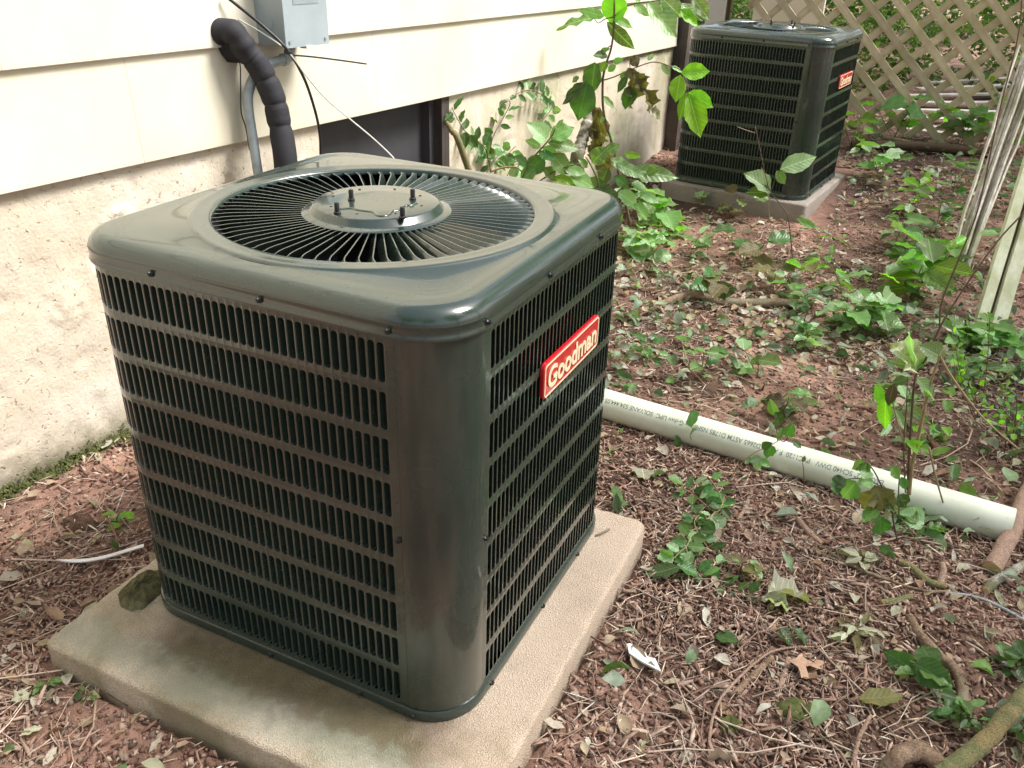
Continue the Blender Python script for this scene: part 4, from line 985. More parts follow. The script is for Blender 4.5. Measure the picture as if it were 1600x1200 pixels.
weeds = [
 (1005, 345, .16, 4, .10, [MI, PA, MI], 'ovate', 'leafy green weed just right of the nearest unit corner', 5),
 (1040, 372, .14, 4, .10, [MI, MI, BR], 'broad', 'bushy weed with toothed leaves before the bare red soil', 5),
 (985, 395, .12, 3, .10, [MI, PA], 'broad', 'weed with drooping leaves close beside the nearest unit side', 4),
 (1010, 425, .12, 3, .09, [MI, PA, D], 'broad', 'low weed above the half buried log', 4),
 (1075, 400, .08, 3, .07, [MI, PA], 'ovate', 'little weed with pale leaves left of the long log', 4),
 (1100, 325, .09, 3, .06, [PA, WI, MI], 'ovate', 'straggly weed at the left front corner of the far pad', 3),
 (1135, 345, .12, 2, .07, [WI, WI, MI], 'broad', 'wilting olive weed in front of the far pad', 4),
 (1160, 410, .12, 3, .09, [WI, MI, D], 'broad', 'dull green weed on the pale leaf litter in mid view', 4),
 (1098, 470, .10, 2, .10, [WI, D], 'broad', 'pair of broad olive leaves standing over the half buried log', 3),
 (1205, 462, .11, 2, .09, [WI, BR], 'broad', 'yellowish broad leaved weed behind the long log', 3),
 (1250, 490, .10, 4, .06, [D, MI], 'ovate', 'dark leaved weed near the sawn end of the long log', 4),
 (1255, 545, .10, 4, .06, [MI, D, PA], 'ovate', 'spreading weed below the sawn log end', 5),
 (1015, 560, .05, 4, .045, [D, MI], 'ovate', 'small dark sprig on the soil above the white pipe', 4),
 (1095, 590, .10, 2, .06, [D, MI], 'ovate', 'small weed behind the left part of the white pipe', 3),
 (1185, 590, .10, 2, .07, [MI, PA], 'ovate', 'pale weed directly behind the middle of the white pipe', 3),
 (1215, 650, .11, 3, .07, [MI, WI], 'broad', 'ragged weed rising behind the pipe print', 4),
 (1320, 470, .14, 4, .10, [MI, BR, MI], 'narrow', 'bright narrow leaved weed on the red soil in mid right', 4),
 (1345, 520, .13, 4, .10, [PA, MI, MI], 'broad', 'large pale leaved weed left of the dark undergrowth', 5),
 (1290, 425, .14, 3, .08, [BR, MI], 'narrow', 'yellow-green arching weed on the red soil', 4),
 (1425, 470, .17, 5, .12, [MI, MI, D, BR], 'ovate', 'fan of long fresh green leaves before the leaning post', 5),
 (1455, 430, .15, 4, .10, [BR, MI, D], 'ovate', 'upright fresh weed left of the strip bundle', 5),
 (1385, 435, .13, 4, .09, [MI, D], 'ovate', 'mid green weed in the centre right behind the arching weed', 5),
 (1400, 385, .14, 4, .08, [MI, D, PA], 'ovate', 'shaded weed on the soil behind the fresh green fan', 5),
 (1460, 365, .16, 4, .07, [D, D, MI], 'ovate', 'dark shaded weed at the foot of the strip bundle', 5),
 (1420, 330, .16, 4, .08, [MI, BR], 'ovate', 'bright weed standing between far pad and strip bundle', 5),
 (1375, 285, .17, 4, .09, [MI, BR, PA], 'ovate', 'weed with light leaves just in front of the rotting rail', 5),
 (1330, 235, .15, 4, .09, [BR, MI, WI], 'broad', 'yellow-green weed beside the badge side of the far unit', 4),
 (1395, 215, .22, 4, .12, [BR, MI, PA], 'broad', 'bright big leaved weed against the bottom of the lattice', 4),
 (1500, 225, .20, 5, .11, [MI, PA, BR], 'broad', 'weed in front of the white board pile', 5),
 (1490, 300, .18, 4, .08, [D, MI], 'ovate', 'dark weed left of the leaning strips halfway up', 5),
 (1585, 330, .18, 5, .09, [MI, D, MI], 'ovate', 'leafy weed behind the mildewed post', 5),
 (1580, 430, .16, 5, .08, [MI, D, BR], 'ovate', 'weed at the right edge beside the mildewed post', 5),
 (1510, 540, .10, 5, .07, [MI, MI, PA], 'ovate', 'fresh green creeping weed at the foot of the mildewed post', 6),
 (1560, 555, .10, 5, .075, [MI, MI], 'ovate', 'wide flat green weed in front of the mildewed post', 6),
 (1590, 600, .12, 4, .06, [MI, D], 'ovate', 'small leaved weed at the right edge under the post', 6),
 (1520, 600, .09, 4, .045, [MI, D], 'ovate', 'fine leaved low weed in the shade right of the tall dry stems', 6),
 (1595, 690, .12, 4, .045, [D, MI], 'ovate', 'dark small leaved sprig at the right edge above the pipe end', 7),
 (1390, 660, .12, 2, .09, [PA, MI, WI], 'narrow', 'weed with hanging narrow leaves behind the pipe and left of the dry stems', 4),
 (1450, 690, .05, 3, .04, [BR, MI], 'broad', 'tiny bright weed right behind the dry stem base', 3),
 (1440, 835, .05, 3, .06, [PA, MI], 'broad', 'pale crumpled weed in front of the pipe right of the dry stems', 3),
 (185, 822, .03, 2, .035, [BR, MI], 'round', 'tiny lobed green seedling on the mulch left of the nearest unit', 3),
 (130, 1100, .03, 2, .03, [MI, D], 'broad', 'small green sprig on the dirt below the pad corner', 3),
 (70, 1085, .03, 2, .03, [MI], 'broad', 'tiny green sprig at the lower left below the tan leaves', 3),
 (1500, 1140, .07, 4, .05, [D, MI], 'ovate', 'shiny dark green sprig beside the green branch', 5),
 (1590, 1050, .08, 4, .06, [D, MI], 'ovate', 'dark leafy sprig at the right edge near the green branch', 5),
 (1580, 1150, .06, 4, .04, [D, MI], 'ovate', 'small green sprig under the green branch at right', 5),
 (1440, 1065, .06, 3, .09, [D, MI], 'broad', 'glossy three leaved seedling beside the bent branch', 2),
 (1150, 900, .04, 3, .045, [WI, PA], 'ovate', 'faded small weed on the litter below the pipe', 3),
 (1345, 880, .03, 3, .04, [WI, DR], 'ovate', 'yellowing sprig on the litter below the pipe vines', 3),
 (1330, 1000, .04, 4, .035, [DR, WI], 'narrow', 'fern-like yellow dried sprig lying on twigs', 6),
]
for (px, py, h, ns, ls, mats, shp, lab, nl) in weeds:
    near = py > 500
    if py < 480 and px > 1000: ns = max(2, ns-1)
    weed(px, py, h*(.8 if py > 1000 else 1.0 if near else 1.3), ns, ls*(.75 if py > 1000 else 1.1 if near else 1.2), mats, shp, lab, nleaf=nl, smat='stem_brown' if WI in mats else 'stem_green')
# two leaf plant in front of the far unit
b_ = gp(1238, 445)
pix_plant('slender plant with two pale leaves in front of the far unit', 'plant', b_, [(.0028, 'stem_brown', [(1240, 448), (1238, 400), (1231, 340), (1218, 318), (1204, 300), (1196, 275), (1188, 235), (1180, 198)]), (.0018, 'stem_tan', [(1190, 262), (1200, 290), (1202, 340), (1208, 375)]), (.0015, 'stem_tan', [(1180, 208), (1165, 203), (1152, 198)]), (.0018, 'stem_brown', [(1204, 300), (1212, 278), (1219, 266)])],
 [(1205, 300, 1164, 270, 'round', 'leaf_pale', .8), (1219, 265, 1277, 243, 'ovate', 'leaf_pale', .95), (1213, 267, 1228, 288, 'ovate', 'leaf_mid', 1.1), (1204, 301, 1168, 299, 'broad', 'leaf_mid', .9)])
for bx, by, lab in ((1575, 700, 'wispy small leaved shrub at the right edge above the pipe end'), (1525, 655, 'thin feathery sprig on the soil right of the tall dry stems'), (1592, 240, 'wispy twiggy shrub at the right edge beside the leaning strips')):
    b_ = gp(bx, by); st_ = []; lv = []
    rw = random.Random(bx)
    for k in range(5):
        tx, ty_ = bx+rw.uniform(-55, 40), by-rw.uniform(70, 170); mx, my = (bx+tx)/2+rw.uniform(-14, 14), (by+ty_)/2
        st_.append((.0014, 'stem_brown', [(bx+rw.uniform(-6, 6), by), (mx, my, rw.uniform(-.1, .1)), (tx, ty_, rw.uniform(-.2, .2))]))
        for q in range(11):
            t_2 = .25+.75*q/10; x_ = bx+(tx-bx)*t_2+rw.uniform(-5, 5); y_ = by+(ty_-by)*t_2+rw.uniform(-4, 4); a_ = rw.uniform(0, 6.28); l_ = rw.uniform(8, 15)
            lv.append((x_, y_, x_+l_*math.cos(a_), y_+l_*math.sin(a_)*.8, 'ovate', rw.choice(['leaf_mid', 'leaf_dark', 'leaf_bright', 'leaf_mid']), 1.1, rw.uniform(-.12, .12)))
    pix_plant(lab, 'shrub', b_, st_, lv, name='wispy_shrub')
# tall dry stems over the pipe
b_ = gp(1420, 772)
pix_plant('tall dry tan stems bent over above the white pipe', 'plant', b_,
 [(.0055, 'stem_tan', [(1420, 772), (1424, 735), (1432, 695), (1443, 645), (1452, 605), (1468, 557)]), (.0035, 'stem_tan', [(1468, 556), (1480, 578), (1496, 602), (1520, 634), (1545, 662), (1592, 702)]),
  (.003, 'stem_brown', [(1418, 765), (1421, 700), (1425, 640), (1430, 590), (1447, 560), (1468, 513), (1487, 480), (1520, 430), (1560, 375), (1602, 330)]), (.002, 'stem_brown', [(1415, 770), (1412, 700), (1416, 640), (1418, 590)]), (.0025, 'stem_tan', [(1415, 700), (1402, 660), (1393, 620)]),
  (.003, 'stem_tan', [(1452, 700), (1462, 745), (1475, 790), (1482, 815)]), (.0022, 'stem_brown', [(1468, 513), (1472, 470), (1500, 400), (1530, 320), (1560, 180), (1590, 60), (1597, -10)])],
 [(1429, 577, 1423, 517, 'ovate', 'leaf_pale', .7), (1429, 577, 1448, 550, 'ovate', 'leaf_mid', .9), (1428, 575, 1388, 562, 'narrow', 'leaf_pale', 1), (1430, 577, 1402, 536, 'curl', 'leaf_dry', 1.2), (1432, 590, 1456, 622, 'ovate', 'leaf_pale', .9), (1466, 556, 1440, 540, 'broad', 'leaf_pale', 1), (1468, 555, 1476, 540, 'curl', 'leaf_dry', 1.3), (1396, 600, 1388, 636, 'ovate', 'leaf_wilt', .9), (1385, 610, 1380, 678, 'narrow', 'leaf_bright', .9), (1370, 600, 1372, 632, 'ovate', 'leaf_bright', .8), (1418, 592, 1392, 600, 'ovate', 'leaf_mid', 1), (1456, 622, 1450, 608, 'ovate', 'leaf_pale', 1), (1437, 700, 1418, 690, 'broad', 'leaf_bright', .8), (1437, 700, 1455, 705, 'broad', 'leaf_mid', .9)], name='tall_plant', depth=-.13)
# vine hanging over the pipe
b_ = gp(1402, 845)
pix_plant('green vine tangle draped over the white pipe', 'vine', b_,
 [(.0025, 'stem_brown', [(1402, 845), (1396, 815), (1392, 790), (1380, 765), (1365, 735), (1352, 722)]), (.002, 'stem_green', [(1405, 810), (1404, 770), (1405, 735), (1398, 715)]), (.002, 'stem_green', [(1392, 790), (1375, 760), (1345, 748), (1315, 750)])],
 [(1353, 722, 1332, 733, 'ovate', 'leaf_mid', 1.1), (1356, 722, 1346, 742, 'ovate', 'leaf_dark', 1.0), (1360, 735, 1348, 746, 'round', 'leaf_pale', 1), (1392, 728, 1406, 750, 'broad', 'leaf_mid', 1), (1408, 745, 1416, 765, 'ovate', 'leaf_dark', 1), (1405, 772, 1418, 795, 'broad', 'leaf_dark', 1.1), (1338, 752, 1315, 780, 'broad', 'leaf_mid', 1.15), (1322, 748, 1298, 760, 'round', 'leaf_dark', 1), (1365, 752, 1338, 755, 'ovate', 'leaf_mid', 1), (1366, 768, 1346, 798, 'broad', 'leaf_wilt', 1.2), (1368, 758, 1386, 802, 'curl', 'leaf_wilt', 1.2), (1380, 770, 1396, 800, 'ovate', 'leaf_dark', .9), (1371, 796, 1348, 812, 'broad', 'leaf_mid', 1.1), (1374, 800, 1360, 818, 'ovate', 'leaf_pale', 1), (1376, 806, 1374, 835, 'ovate', 'leaf_dark', 1.1), (1385, 780, 1408, 812, 'curl', 'leaf_dry', .9), (1300, 748, 1310, 775, 'ovate', 'leaf_dark', 1)], name='pipe_vine', depth=-.05)
b_ = gp(1205, 745)
pix_plant('thin creeper crossing the middle of the white pipe', 'vine', b_,
 [(.0018, 'stem_tan', [(1130, 775), (1140, 750), (1158, 725), (1178, 708), (1205, 695), (1232, 680)]), (.0016, 'stem_brown', [(1232, 680), (1225, 690), (1215, 680), (1212, 650)]), (.0016, 'stem_brown', [(1256, 760), (1256, 740), (1254, 722)])],
 [(1212, 650, 1203, 625, 'ovate', 'leaf_mid', .9), (1218, 665, 1210, 642, 'ovate', 'leaf_dark', 1), (1228, 682, 1240, 660, 'ovate', 'leaf_dark', .9), (1238, 688, 1252, 700, 'round', 'leaf_dark', .9), (1205, 695, 1198, 715, 'ovate', 'leaf_dark', 1), (1190, 715, 1172, 722, 'ovate', 'leaf_pale', 1), (1186, 718, 1204, 730, 'ovate', 'leaf_mid', 1), (1175, 712, 1188, 735, 'ovate', 'leaf_pale', .9), (1254, 722, 1258, 712, 'ovate', 'leaf_wilt', 1), (1190, 700, 1208, 692, 'ovate', 'leaf_dark', 1), (1222, 668, 1215, 690, 'ovate', 'leaf_mid', .8)], name='creeper', depth=-.06)
b_ = gp(1085, 700)
pix_plant('pair of round dark leaves hanging over the left part of the pipe', 'plant', b_, [(.0015, 'stem_green', [(1086, 715), (1084, 690), (1081, 665)])], [(1081, 668, 1082, 640, 'round', 'leaf_dark', .95), (1083, 668, 1092, 692, 'round', 'leaf_pale', .9), (1060, 700, 1058, 680, 'ovate', 'leaf_dark', 1)], name='pipe_sprig')
# trailing vine on the dirt below the pipe
b_ = gp(1125, 775)
root = vine('trailing dark green vine on the dirt right of the big pad', b_,
 [[(1132, 772, .05), (1128, 790, .04), (1118, 800, .03), (1098, 785, .03), (1080, 770, .03), (1062, 760, .03)], [(1118, 800, .03), (1100, 815, .03), (1082, 830, .03), (1075, 850, .03), (1060, 865, .03), (1045, 880, .03)], [(1100, 735, .06), (1112, 752, .06), (1124, 770, .05), (1130, 790, .04)], [(1045, 872, .02), (1062, 882, .02), (1090, 895, .01), (1130, 915, .01), (1175, 930, .01)], [(1098, 800, .03), (1085, 815, .04), (1095, 840, .03), (1110, 860, .02)]],
 .036, [D, D, MI, PA, D], 'ovate', wall=False, r_=.0014, smat='stem_tan')
for a in ((1040, 860, 1105, 858, 'leaf_dark', .9), (1062, 885, 1010, 900, 'leaf_dark', 1.2), (1058, 882, 1092, 900, 'leaf_dark', 1.1), (1050, 880, 1032, 862, 'leaf_pale', 1), (1065, 880, 1072, 862, 'leaf_pale', 1), (1120, 802, 1124, 828, 'leaf_pale', 1.5), (1098, 840, 1118, 836, 'leaf_pale', 1.4), (1112, 796, 1140, 790, 'leaf_mid', 1.1), (1105, 782, 1128, 770, 'leaf_dark', 1.4), (1044, 745, 1068, 758, 'leaf_mid', 1.3)):
    A, B = gp(a[0], a[1], .03), gp(a[2], a[3], .012); put_leaf(root, A, B, Vector((0, 0, 1))+rv(.2), 'ovate', a[4], a[5])

# ---------------------------------------------------------------- single things on the ground
def branch(name, label, pts, rads, mat='bark_brown', cat='branch', cut=True, sink=.7):
    P_ = [gp(x, y, (h if h is not None else 0)) for x, y, h in pts]
    rads = list(rads); m_ = len(P_)
    for i, p in enumerate(P_): p.z += rads[min(i, len(rads)-1)]*sink
    sp_ = spline(P_, 7); n = len(sp_); rr = [.86*np.interp(i/(n-1), np.linspace(0, 1, len(rads)), rads)*(1+.05*noise.noise((i*.8, rads[0]*900, 0))) for i in range(n)]
    root = thing(name, label, cat, P_[0])
    sd_ = random.random()*50
    sp2 = [p+Vector((noise.noise((i*.35, sd_, 0)), noise.noise((i*.35, sd_, 3)), 0))*min(rads[0]*.35, .002) for i, p in enumerate(sp_)]
    mb = MB(); sp3 = spline(sp2, 3); rr3 = [float(np.interp(i/(len(sp3)-1), np.linspace(0, 1, n), rr)) for i in range(len(sp3))]
    mb.tube(sp3, rr3, 14, caps=not cut)
    for i in range(len(sp3)):
        for k in range(14):
            j = i*14+k; v = Vector(mb.v[j]); o_ = (v-sp3[i]); f_ = 1+.05*noise.noise(v*60)+.09*noise.noise((v.x*260, v.y*260, v.z*260))+(.15*max(0, noise.noise((i*.55, sd_, 8))-.30)); mb.v[j] = tuple(sp3[i]+o_*f_)
    under(mb.build('bark', M[mat], smooth=True), root)
    if cut:
        for i, j in ((0, 1), (n-1, n-2)):
            mb = MB(); d = (sp2[i]-sp2[j]).normalized(); mb.tube([sp2[i]-d*rr[i]*.3, sp2[i]+d*.0012], [rr[i]*.985, rr[i]*.95], 12)
            under(mb.build('cut_end', M['cutwood'], ang=40), root)
    return root
branch('cut_pole', 'thick pinkish cut pole reaching past the white pipe end', [(1546, 898, 0), (1575, 845, .015), (1602, 780, .03), (1640, 700, .04)], [.0235, .0235, .022], 'bark_pink')
branch('cut_log', 'short mottled grey cut stick beside the thick pinkish pole', [(1538, 928, 0), (1560, 908, 0), (1603, 885, 0)], [.012, .013, .012], 'bark_mottled')
branch('forked_branch', 'short greenish stick with a broken end near the pinkish pole', [(1404, 882, 0), (1425, 893, 0), (1447, 912, 0), (1476, 920, 0)], [.0105, .011, .010], 'bark_green')
branch('stub', 'small pale stub standing against the short greenish stick', [(1466, 918, 0), (1472, 900, .01), (1470, 884, .02)], [.0095, .009], 'bark_pink')
branch('bent_branch', 'bent brown branch with a splintered lower end', [(1420, 968, .0), (1438, 1000, .0), (1465, 1030, .0), (1490, 1052, .0), (1503, 1080, .0), (1500, 1122, .0)], [.010, .0125, .0125, .013, .011], 'bark_brown')
branch('short_stick', 'stubby mossy stick below the forked greenish stick', [(1376, 945, 0), (1400, 942, 0), (1422, 936, 0)], [.0085, .009], 'bark_green')
branch('green_branch', 'thick green branch rising across the lower right corner', [(1462, 1220, 0), (1500, 1195, .015), (1540, 1160, .04), (1580, 1115, .07), (1625, 1060, .10)], [.020, .018, .017], 'bark_green', cut=False)
branch('root_hump', 'rounded brown root arching at the lower edge', [(1378, 1215, -.01), (1400, 1193, .012), (1430, 1180, .02), (1458, 1195, .01), (1475, 1225, -.02)], [.016, .020, .016], 'bark_brown', cut=False)
branch('long_log', 'long pale log lying across the leaf litter', [(1030, 480, .0), (1080, 466, .01), (1130, 478, .0), (1200, 480, .0), (1268, 478, .01)], [.016, .020, .022, .024], 'bark_brown')
branch('half_buried_log', 'small brown stick partly hidden left of the long log', [(968, 500, 0), (1000, 502, 0), (1045, 508, 0)], [.013, .012], 'bark_brown')
branch('bark_stick', 'cut brown stick on the mulch near the oak leaf', [(1150, 1086, 0), (1170, 1065, 0), (1205, 1032, 0)], [.0085, .008], 'bark_brown')
branch('peeled_stick', 'peeled pale stick beside the oak leaf', [(1213, 1092, 0), (1222, 1065, 0), (1231, 1033, 0)], [.0055, .0075], 'bark_pink')
branch('red_stick', 'thin reddish stick in the trailing vine', [(1175, 768, 0), (1162, 800, 0), (1152, 815, 0)], [.007, .006], 'bark_pink')
branch('chunky_stick', 'weathered stick below the pipe vines', [(1245, 815, 0), (1262, 835, 0), (1282, 852, 0)], [.010, .008], 'bark_pink')
branch('grey_root', 'thin grey-brown root winding from the mulch to the black hose', [(1245, 842, .0), (1275, 852, .0), (1320, 880, .005), (1380, 905, .01), (1450, 925, .01), (1505, 920, .0)], [.0055, .005, .004, .003], 'bark_brown', cut=False)
branch('left_stick', 'grey stick poking at the left corner of the big pad', [(-5, 1060, 0), (30, 1040, 0), (66, 1010, .005)], [.005, .0045], 'bark_pink')
branch('arching_twig', 'long thin tan twig arching over the mulch', [(1108, 1205, 0), (1110, 1140, .01), (1128, 1090, .02), (1165, 1050, .025), (1200, 1022, .02), (1245, 1012, .01), (1330, 1012, .0)], [.0035, .003, .002], 'bark_pink', 'twig', cut=False)
branch('curved_twig', 'thin curved twig lying near the white wood chip', [(1022, 1034, 0), (1060, 1036, .005), (1100, 1032, .005), (1140, 1020, .0)], [.0018, .0015], 'bark_pink', 'twig', cut=False)
branch('upright_twig', 'pale broken twig standing near the lower edge', [(1333, 1210, 0), (1340, 1160, .02), (1360, 1120, .035)], [.005, .004], 'bark_pink', 'twig', cut=False)
branch('dark_twig', 'thin brown twig across the mulch above the oak leaf', [(1235, 880, 0), (1290, 925, .005), (1330, 960, .0), (1345, 965, 0)], [.0022, .0018], 'bark_brown', 'twig', cut=False)
branch('pad_twig', 'little forked brown twig lying on the big pad', [(931, 838, .085), (940, 834, .088), (952, 828, .087)], [.0028, .0026], 'bark_brown', 'twig', cut=False)
for i, (a, lab) in enumerate([(((-5, 870), (60, 815), (110, 770)), 'thin twig on the mulch near the mossy wall foot'), (((150, 905), (210, 925), (245, 905)), 'curved twig leading to the left edge of the big pad'), (((1010, 790), (1060, 800), (1120, 815)), 'straight thin twig beside the far corner of the big pad'), (((1160, 900), (1170, 930), (1180, 985)), 'thin pale twig among fallen leaves in the lower middle'), (((1225, 1200), (1235, 1120), (1215, 1080)), 'slender twig near the moss at the lower edge'), (((1350, 1135), (1420, 1100), (1500, 1060)), 'thin twig under the bent branch'), (((1385, 1180), (1450, 1150), (1520, 1145)), 'long twig above the root hump'), (((1290, 1110), (1340, 1075), (1400, 1030)), 'thin twig running up to the bent branch'), (((1480, 960), (1530, 985), (1600, 1015)), 'thin twig near the right edge below the hose'), (((10, 950), (60, 985), (80, 1020)), 'small twig at the left edge beside the pad corner')]):
    branch('twig', lab, [(x, y, .004) for x, y in a], [.0024, .0018], random.choice(['bark_brown', 'bark_pink']), 'twig', cut=False)
P_ = [gp(x, y, .008) for x, y in ((1476, 926), (1510, 930), (1540, 938), (1570, 952), (1605, 972))]
mb = MB(); mb.tube(spline(P_, 6), .0036, 8); tag(mb.build('hose', M['conduit'], smooth=True), 'thin blue-grey tube lying near the right edge', 'tube')
A, B = gp(1566, 1036, .01), gp(1640, 1052, .012); mb = MB(); mb.tube([A, A.lerp(B, .03), A.lerp(B, .5), B], [.0035, .0045, .0048, .0048], 12); tag(mb.build('white_rod', M['strip'], smooth=True, ang=50), 'white plastic rod end at the right edge', 'rod')
P_ = [gp(x, y, .018) for x, y in ((88, 876), (125, 877), (160, 872), (195, 862), (225, 853))]
mb = MB(); sp_ = spline(P_, 5); vs = []
for i, p in enumerate(sp_):
    d = (sp_[min(i+1, len(sp_)-1)]-sp_[max(i-1, 0)]).normalized(); s = Vector((-d.y, d.x, 0)); wd = .0055*(min(1, .25+i/6))
    vs += [p-s*wd, p+s*wd, p+s*wd*.9+Vector((0, 0, .0025)), p-s*wd*.9+Vector((0, 0, .0025))]
mb.add(vs, [(i*4+j, (i+1)*4+j, (i+1)*4+(j+1) % 4, i*4+(j+1) % 4) for i in range(len(sp_)-1) for j in range(4)]+[(0, 1, 2, 3), tuple((len(sp_)-1)*4+j for j in (3, 2, 1, 0))]); o = mb.build('plastic_strip', M['strip']); fixn(o.data); tag(o, 'curved white plastic strip on the mulch left of the nearest unit', 'plastic strip')
# white wood chip
def prism(name, label, cat, outline, th, dz, mat, cuts_=None):
    top = [gp(x, y, dz) for x, y in outline]; c = sum(top, Vector())/len(top)
    mb = MB(); n = len(top); vs = [p-Vector((0, 0, th)) for p in top]+top
    mb.add(vs, [tuple(range(n)), tuple(range(2*n-1, n-1, -1))]+[(i, (i+1) % n, n+(i+1) % n, n+i) for i in range(n)])
    o = mb.build(name, mat); fixn(o.data)
    bm = bmesh.new(); bm.from_mesh(o.data); bmesh.ops.triangulate(bm, faces=[f for f in bm.faces if len(f.verts) > 4]); bm.to_mesh(o.data); bm.free()
    return tag(o, label, cat)
prism('wood_chip', 'bright white painted wood chip on the mulch', 'wood chip', [(980, 1006), (985, 1005), (1008, 1019), (1012, 1026), (1024, 1029), (1033, 1049), (1004, 1034), (983, 1020)], .004, .024, M['whitechip'])
# mossy bark slab leaning on the pad
def blob_slab(name, label, cat, outline, h, dz, mat, seed=0):
    pts = [gp(x, y, dz) for x, y in outline]; c = sum(pts, Vector())/len(pts); n = len(pts); mb = MB(); vs = []; K = 6
    dens = []
    for i in range(n):
        for k in range(5): dens.append(pts[i].lerp(pts[(i+1) % n], k/5))
    n = len(dens)
    for j in range(K+1):
        t = j/K
        for p in dens:
            q = p.lerp(c, t); z = h*math.sin(min(1, t*2.2)*math.pi/2)*(.65+.9*noise.noise((q.x*35+seed, q.y*20, seed))+.5*noise.noise((q.x*110+seed, q.y*60, seed))) if t > 0 else 0
            r_ = .004*noise.noise((q.x*90, q.y*90, seed)); vs.append((q.x+r_, q.y-r_, q.z+max(z, -.001)))
    mb.add(vs, [(j*n+k, j*n+(k+1) % n, (j+1)*n+(k+1) % n, (j+1)*n+k) for j in range(K) for k in range(n)]); o = mb.build(name, mat, smooth=True, ang=50); return tag(o, label, cat)
blob_slab('bark_slab', 'mossy slab of bark lying on the pad against the nearest unit', 'bark', [(184, 928), (205, 908), (232, 893), (262, 886), (262, 915), (246, 932), (226, 950), (205, 955), (188, 948)], .026, .086, M['bark_moss'], 3)
blob_slab('dirt_clod', 'dark flat piece of bark on the mulch near the mossy wall foot', 'clod', [(95, 815), (110, 806), (135, 803), (152, 812), (150, 826), (125, 832), (100, 828)], .018, .004, M['clod'], 8)
blob_slab('moss_patch', 'olive moss patch on the dirt below the oak leaf', 'moss patch', [(1205, 1098), (1240, 1090), (1280, 1100), (1302, 1118), (1280, 1135), (1245, 1130), (1212, 1118)], .014, .002, M['moss'], 5)
blob_slab('moss_patch', 'small olive moss patch left of the larger one near the lower edge', 'moss patch', [(1118, 1125), (1140, 1118), (1160, 1128), (1155, 1145), (1130, 1148)], .010, .002, M['moss'], 9)
# lone leaves
def lone(label, x0, y0, x1, y1, shape, mat, ws=1, h0=.012, h1=.02, nz=None, cat='leaf', name='fallen_leaf'):
    A, B = gp(x0, y0, h0), gp(x1, y1, h1); root = thing(name, label, cat, A)
    bpy.data.objects.remove(root)
    x = (B-A); L = x.length; x.normalize(); nn = (Vector((0, 0, 1))+rv(.15)); z = (nn-x*nn.dot(x)).normalized(); y = z.cross(x)
    o = bpy.data.objects.new(name, get_leaf(shape, mat)); col.objects.link(o)
    o.matrix_world = Matrix(((x.x*L, y.x*L*ws, z.x*L, A.x), (x.y*L, y.y*L*ws, z.y*L, A.y), (x.z*L, y.z*L*ws, z.z*L, A.z), (0, 0, 0, 1)))
    return tag(o, label, cat)
lone('large crumpled pale green leaf lying on the mulch in the lower middle', 1200, 925, 1272, 918, 'curl', 'leaf_dry', 1.2, .03, .03)
lone('second crumpled pale leaf folded beneath the large pale one', 1190, 935, 1240, 945, 'curl', 'leaf_dry', 1.3, .015, .015)
lone('flat dark green leaf on the dirt above the oak leaf', 1215, 978, 1240, 1008, 'broad', 'leaf_dark', 1.1, .03, .015)
lone('folded dark green leaf right beside the flat dark green one', 1238, 980, 1266, 1006, 'broad', 'leaf_dark', .8, .03, .015)
lone('single wavy dark leaf with reddish tint below the bent branch', 1342, 1092, 1414, 1088, 'ovate', 'leaf_wilt', 1.0, .02, .03)
lone('grey-green leaf flat on the dirt near the white wood chip', 1118, 992, 1155, 1005, 'ovate', 'leaf_dark', 1.2)
lone('pale heart shaped leaf lying in front of the right part of the pipe', 1432, 818, 1466, 798, 'ovate', 'leaf_pale', 1.1, .02, .03)
lone('small cream leaf on bare soil left of the trailing vine', 1003, 732, 1007, 748, 'broad', 'leaf_dry', 1.4)
lone('small light leaf between the trailing vine leaves', 1120, 880, 1142, 862, 'ovate', 'leaf_pale', 1)
lone('tiny pale green leaf above the left part of the pipe', 1096, 587, 1113, 588, 'round', 'leaf_pale', 1)
lone('tan curled leaf at the lower left corner of the picture', 18, 1095, 45, 1080, 'curl', 'leaf_dry', 1.2)
lone('pointed tan leaf standing against the dirt below the pad corner', 72, 1095, 86, 1076, 'ovate', 'leaf_dry', 1.3, .01, .03)
lone('olive leaf blade in the lower left shade', 30, 1150, 62, 1130, 'narrow', 'leaf_dry', 1.4)
# oak leaf with lobes
ol = [(1232, 1032), (1243, 1029), (1250, 1022), (1256, 1018), (1256, 1027), (1262, 1031), (1275, 1030), (1285, 1032), (1288, 1037), (1280, 1041), (1285, 1046), (1276, 1044), (1266, 1040), (1259, 1041), (1262, 1050), (1264, 1059), (1257, 1058), (1252, 1059), (1250, 1050), (1247, 1042), (1240, 1037)]
prism('oak_leaf', 'lobed tan oak leaf on the mulch at lower right', 'leaf', ol, .0012, .024, M['brownleaf'])

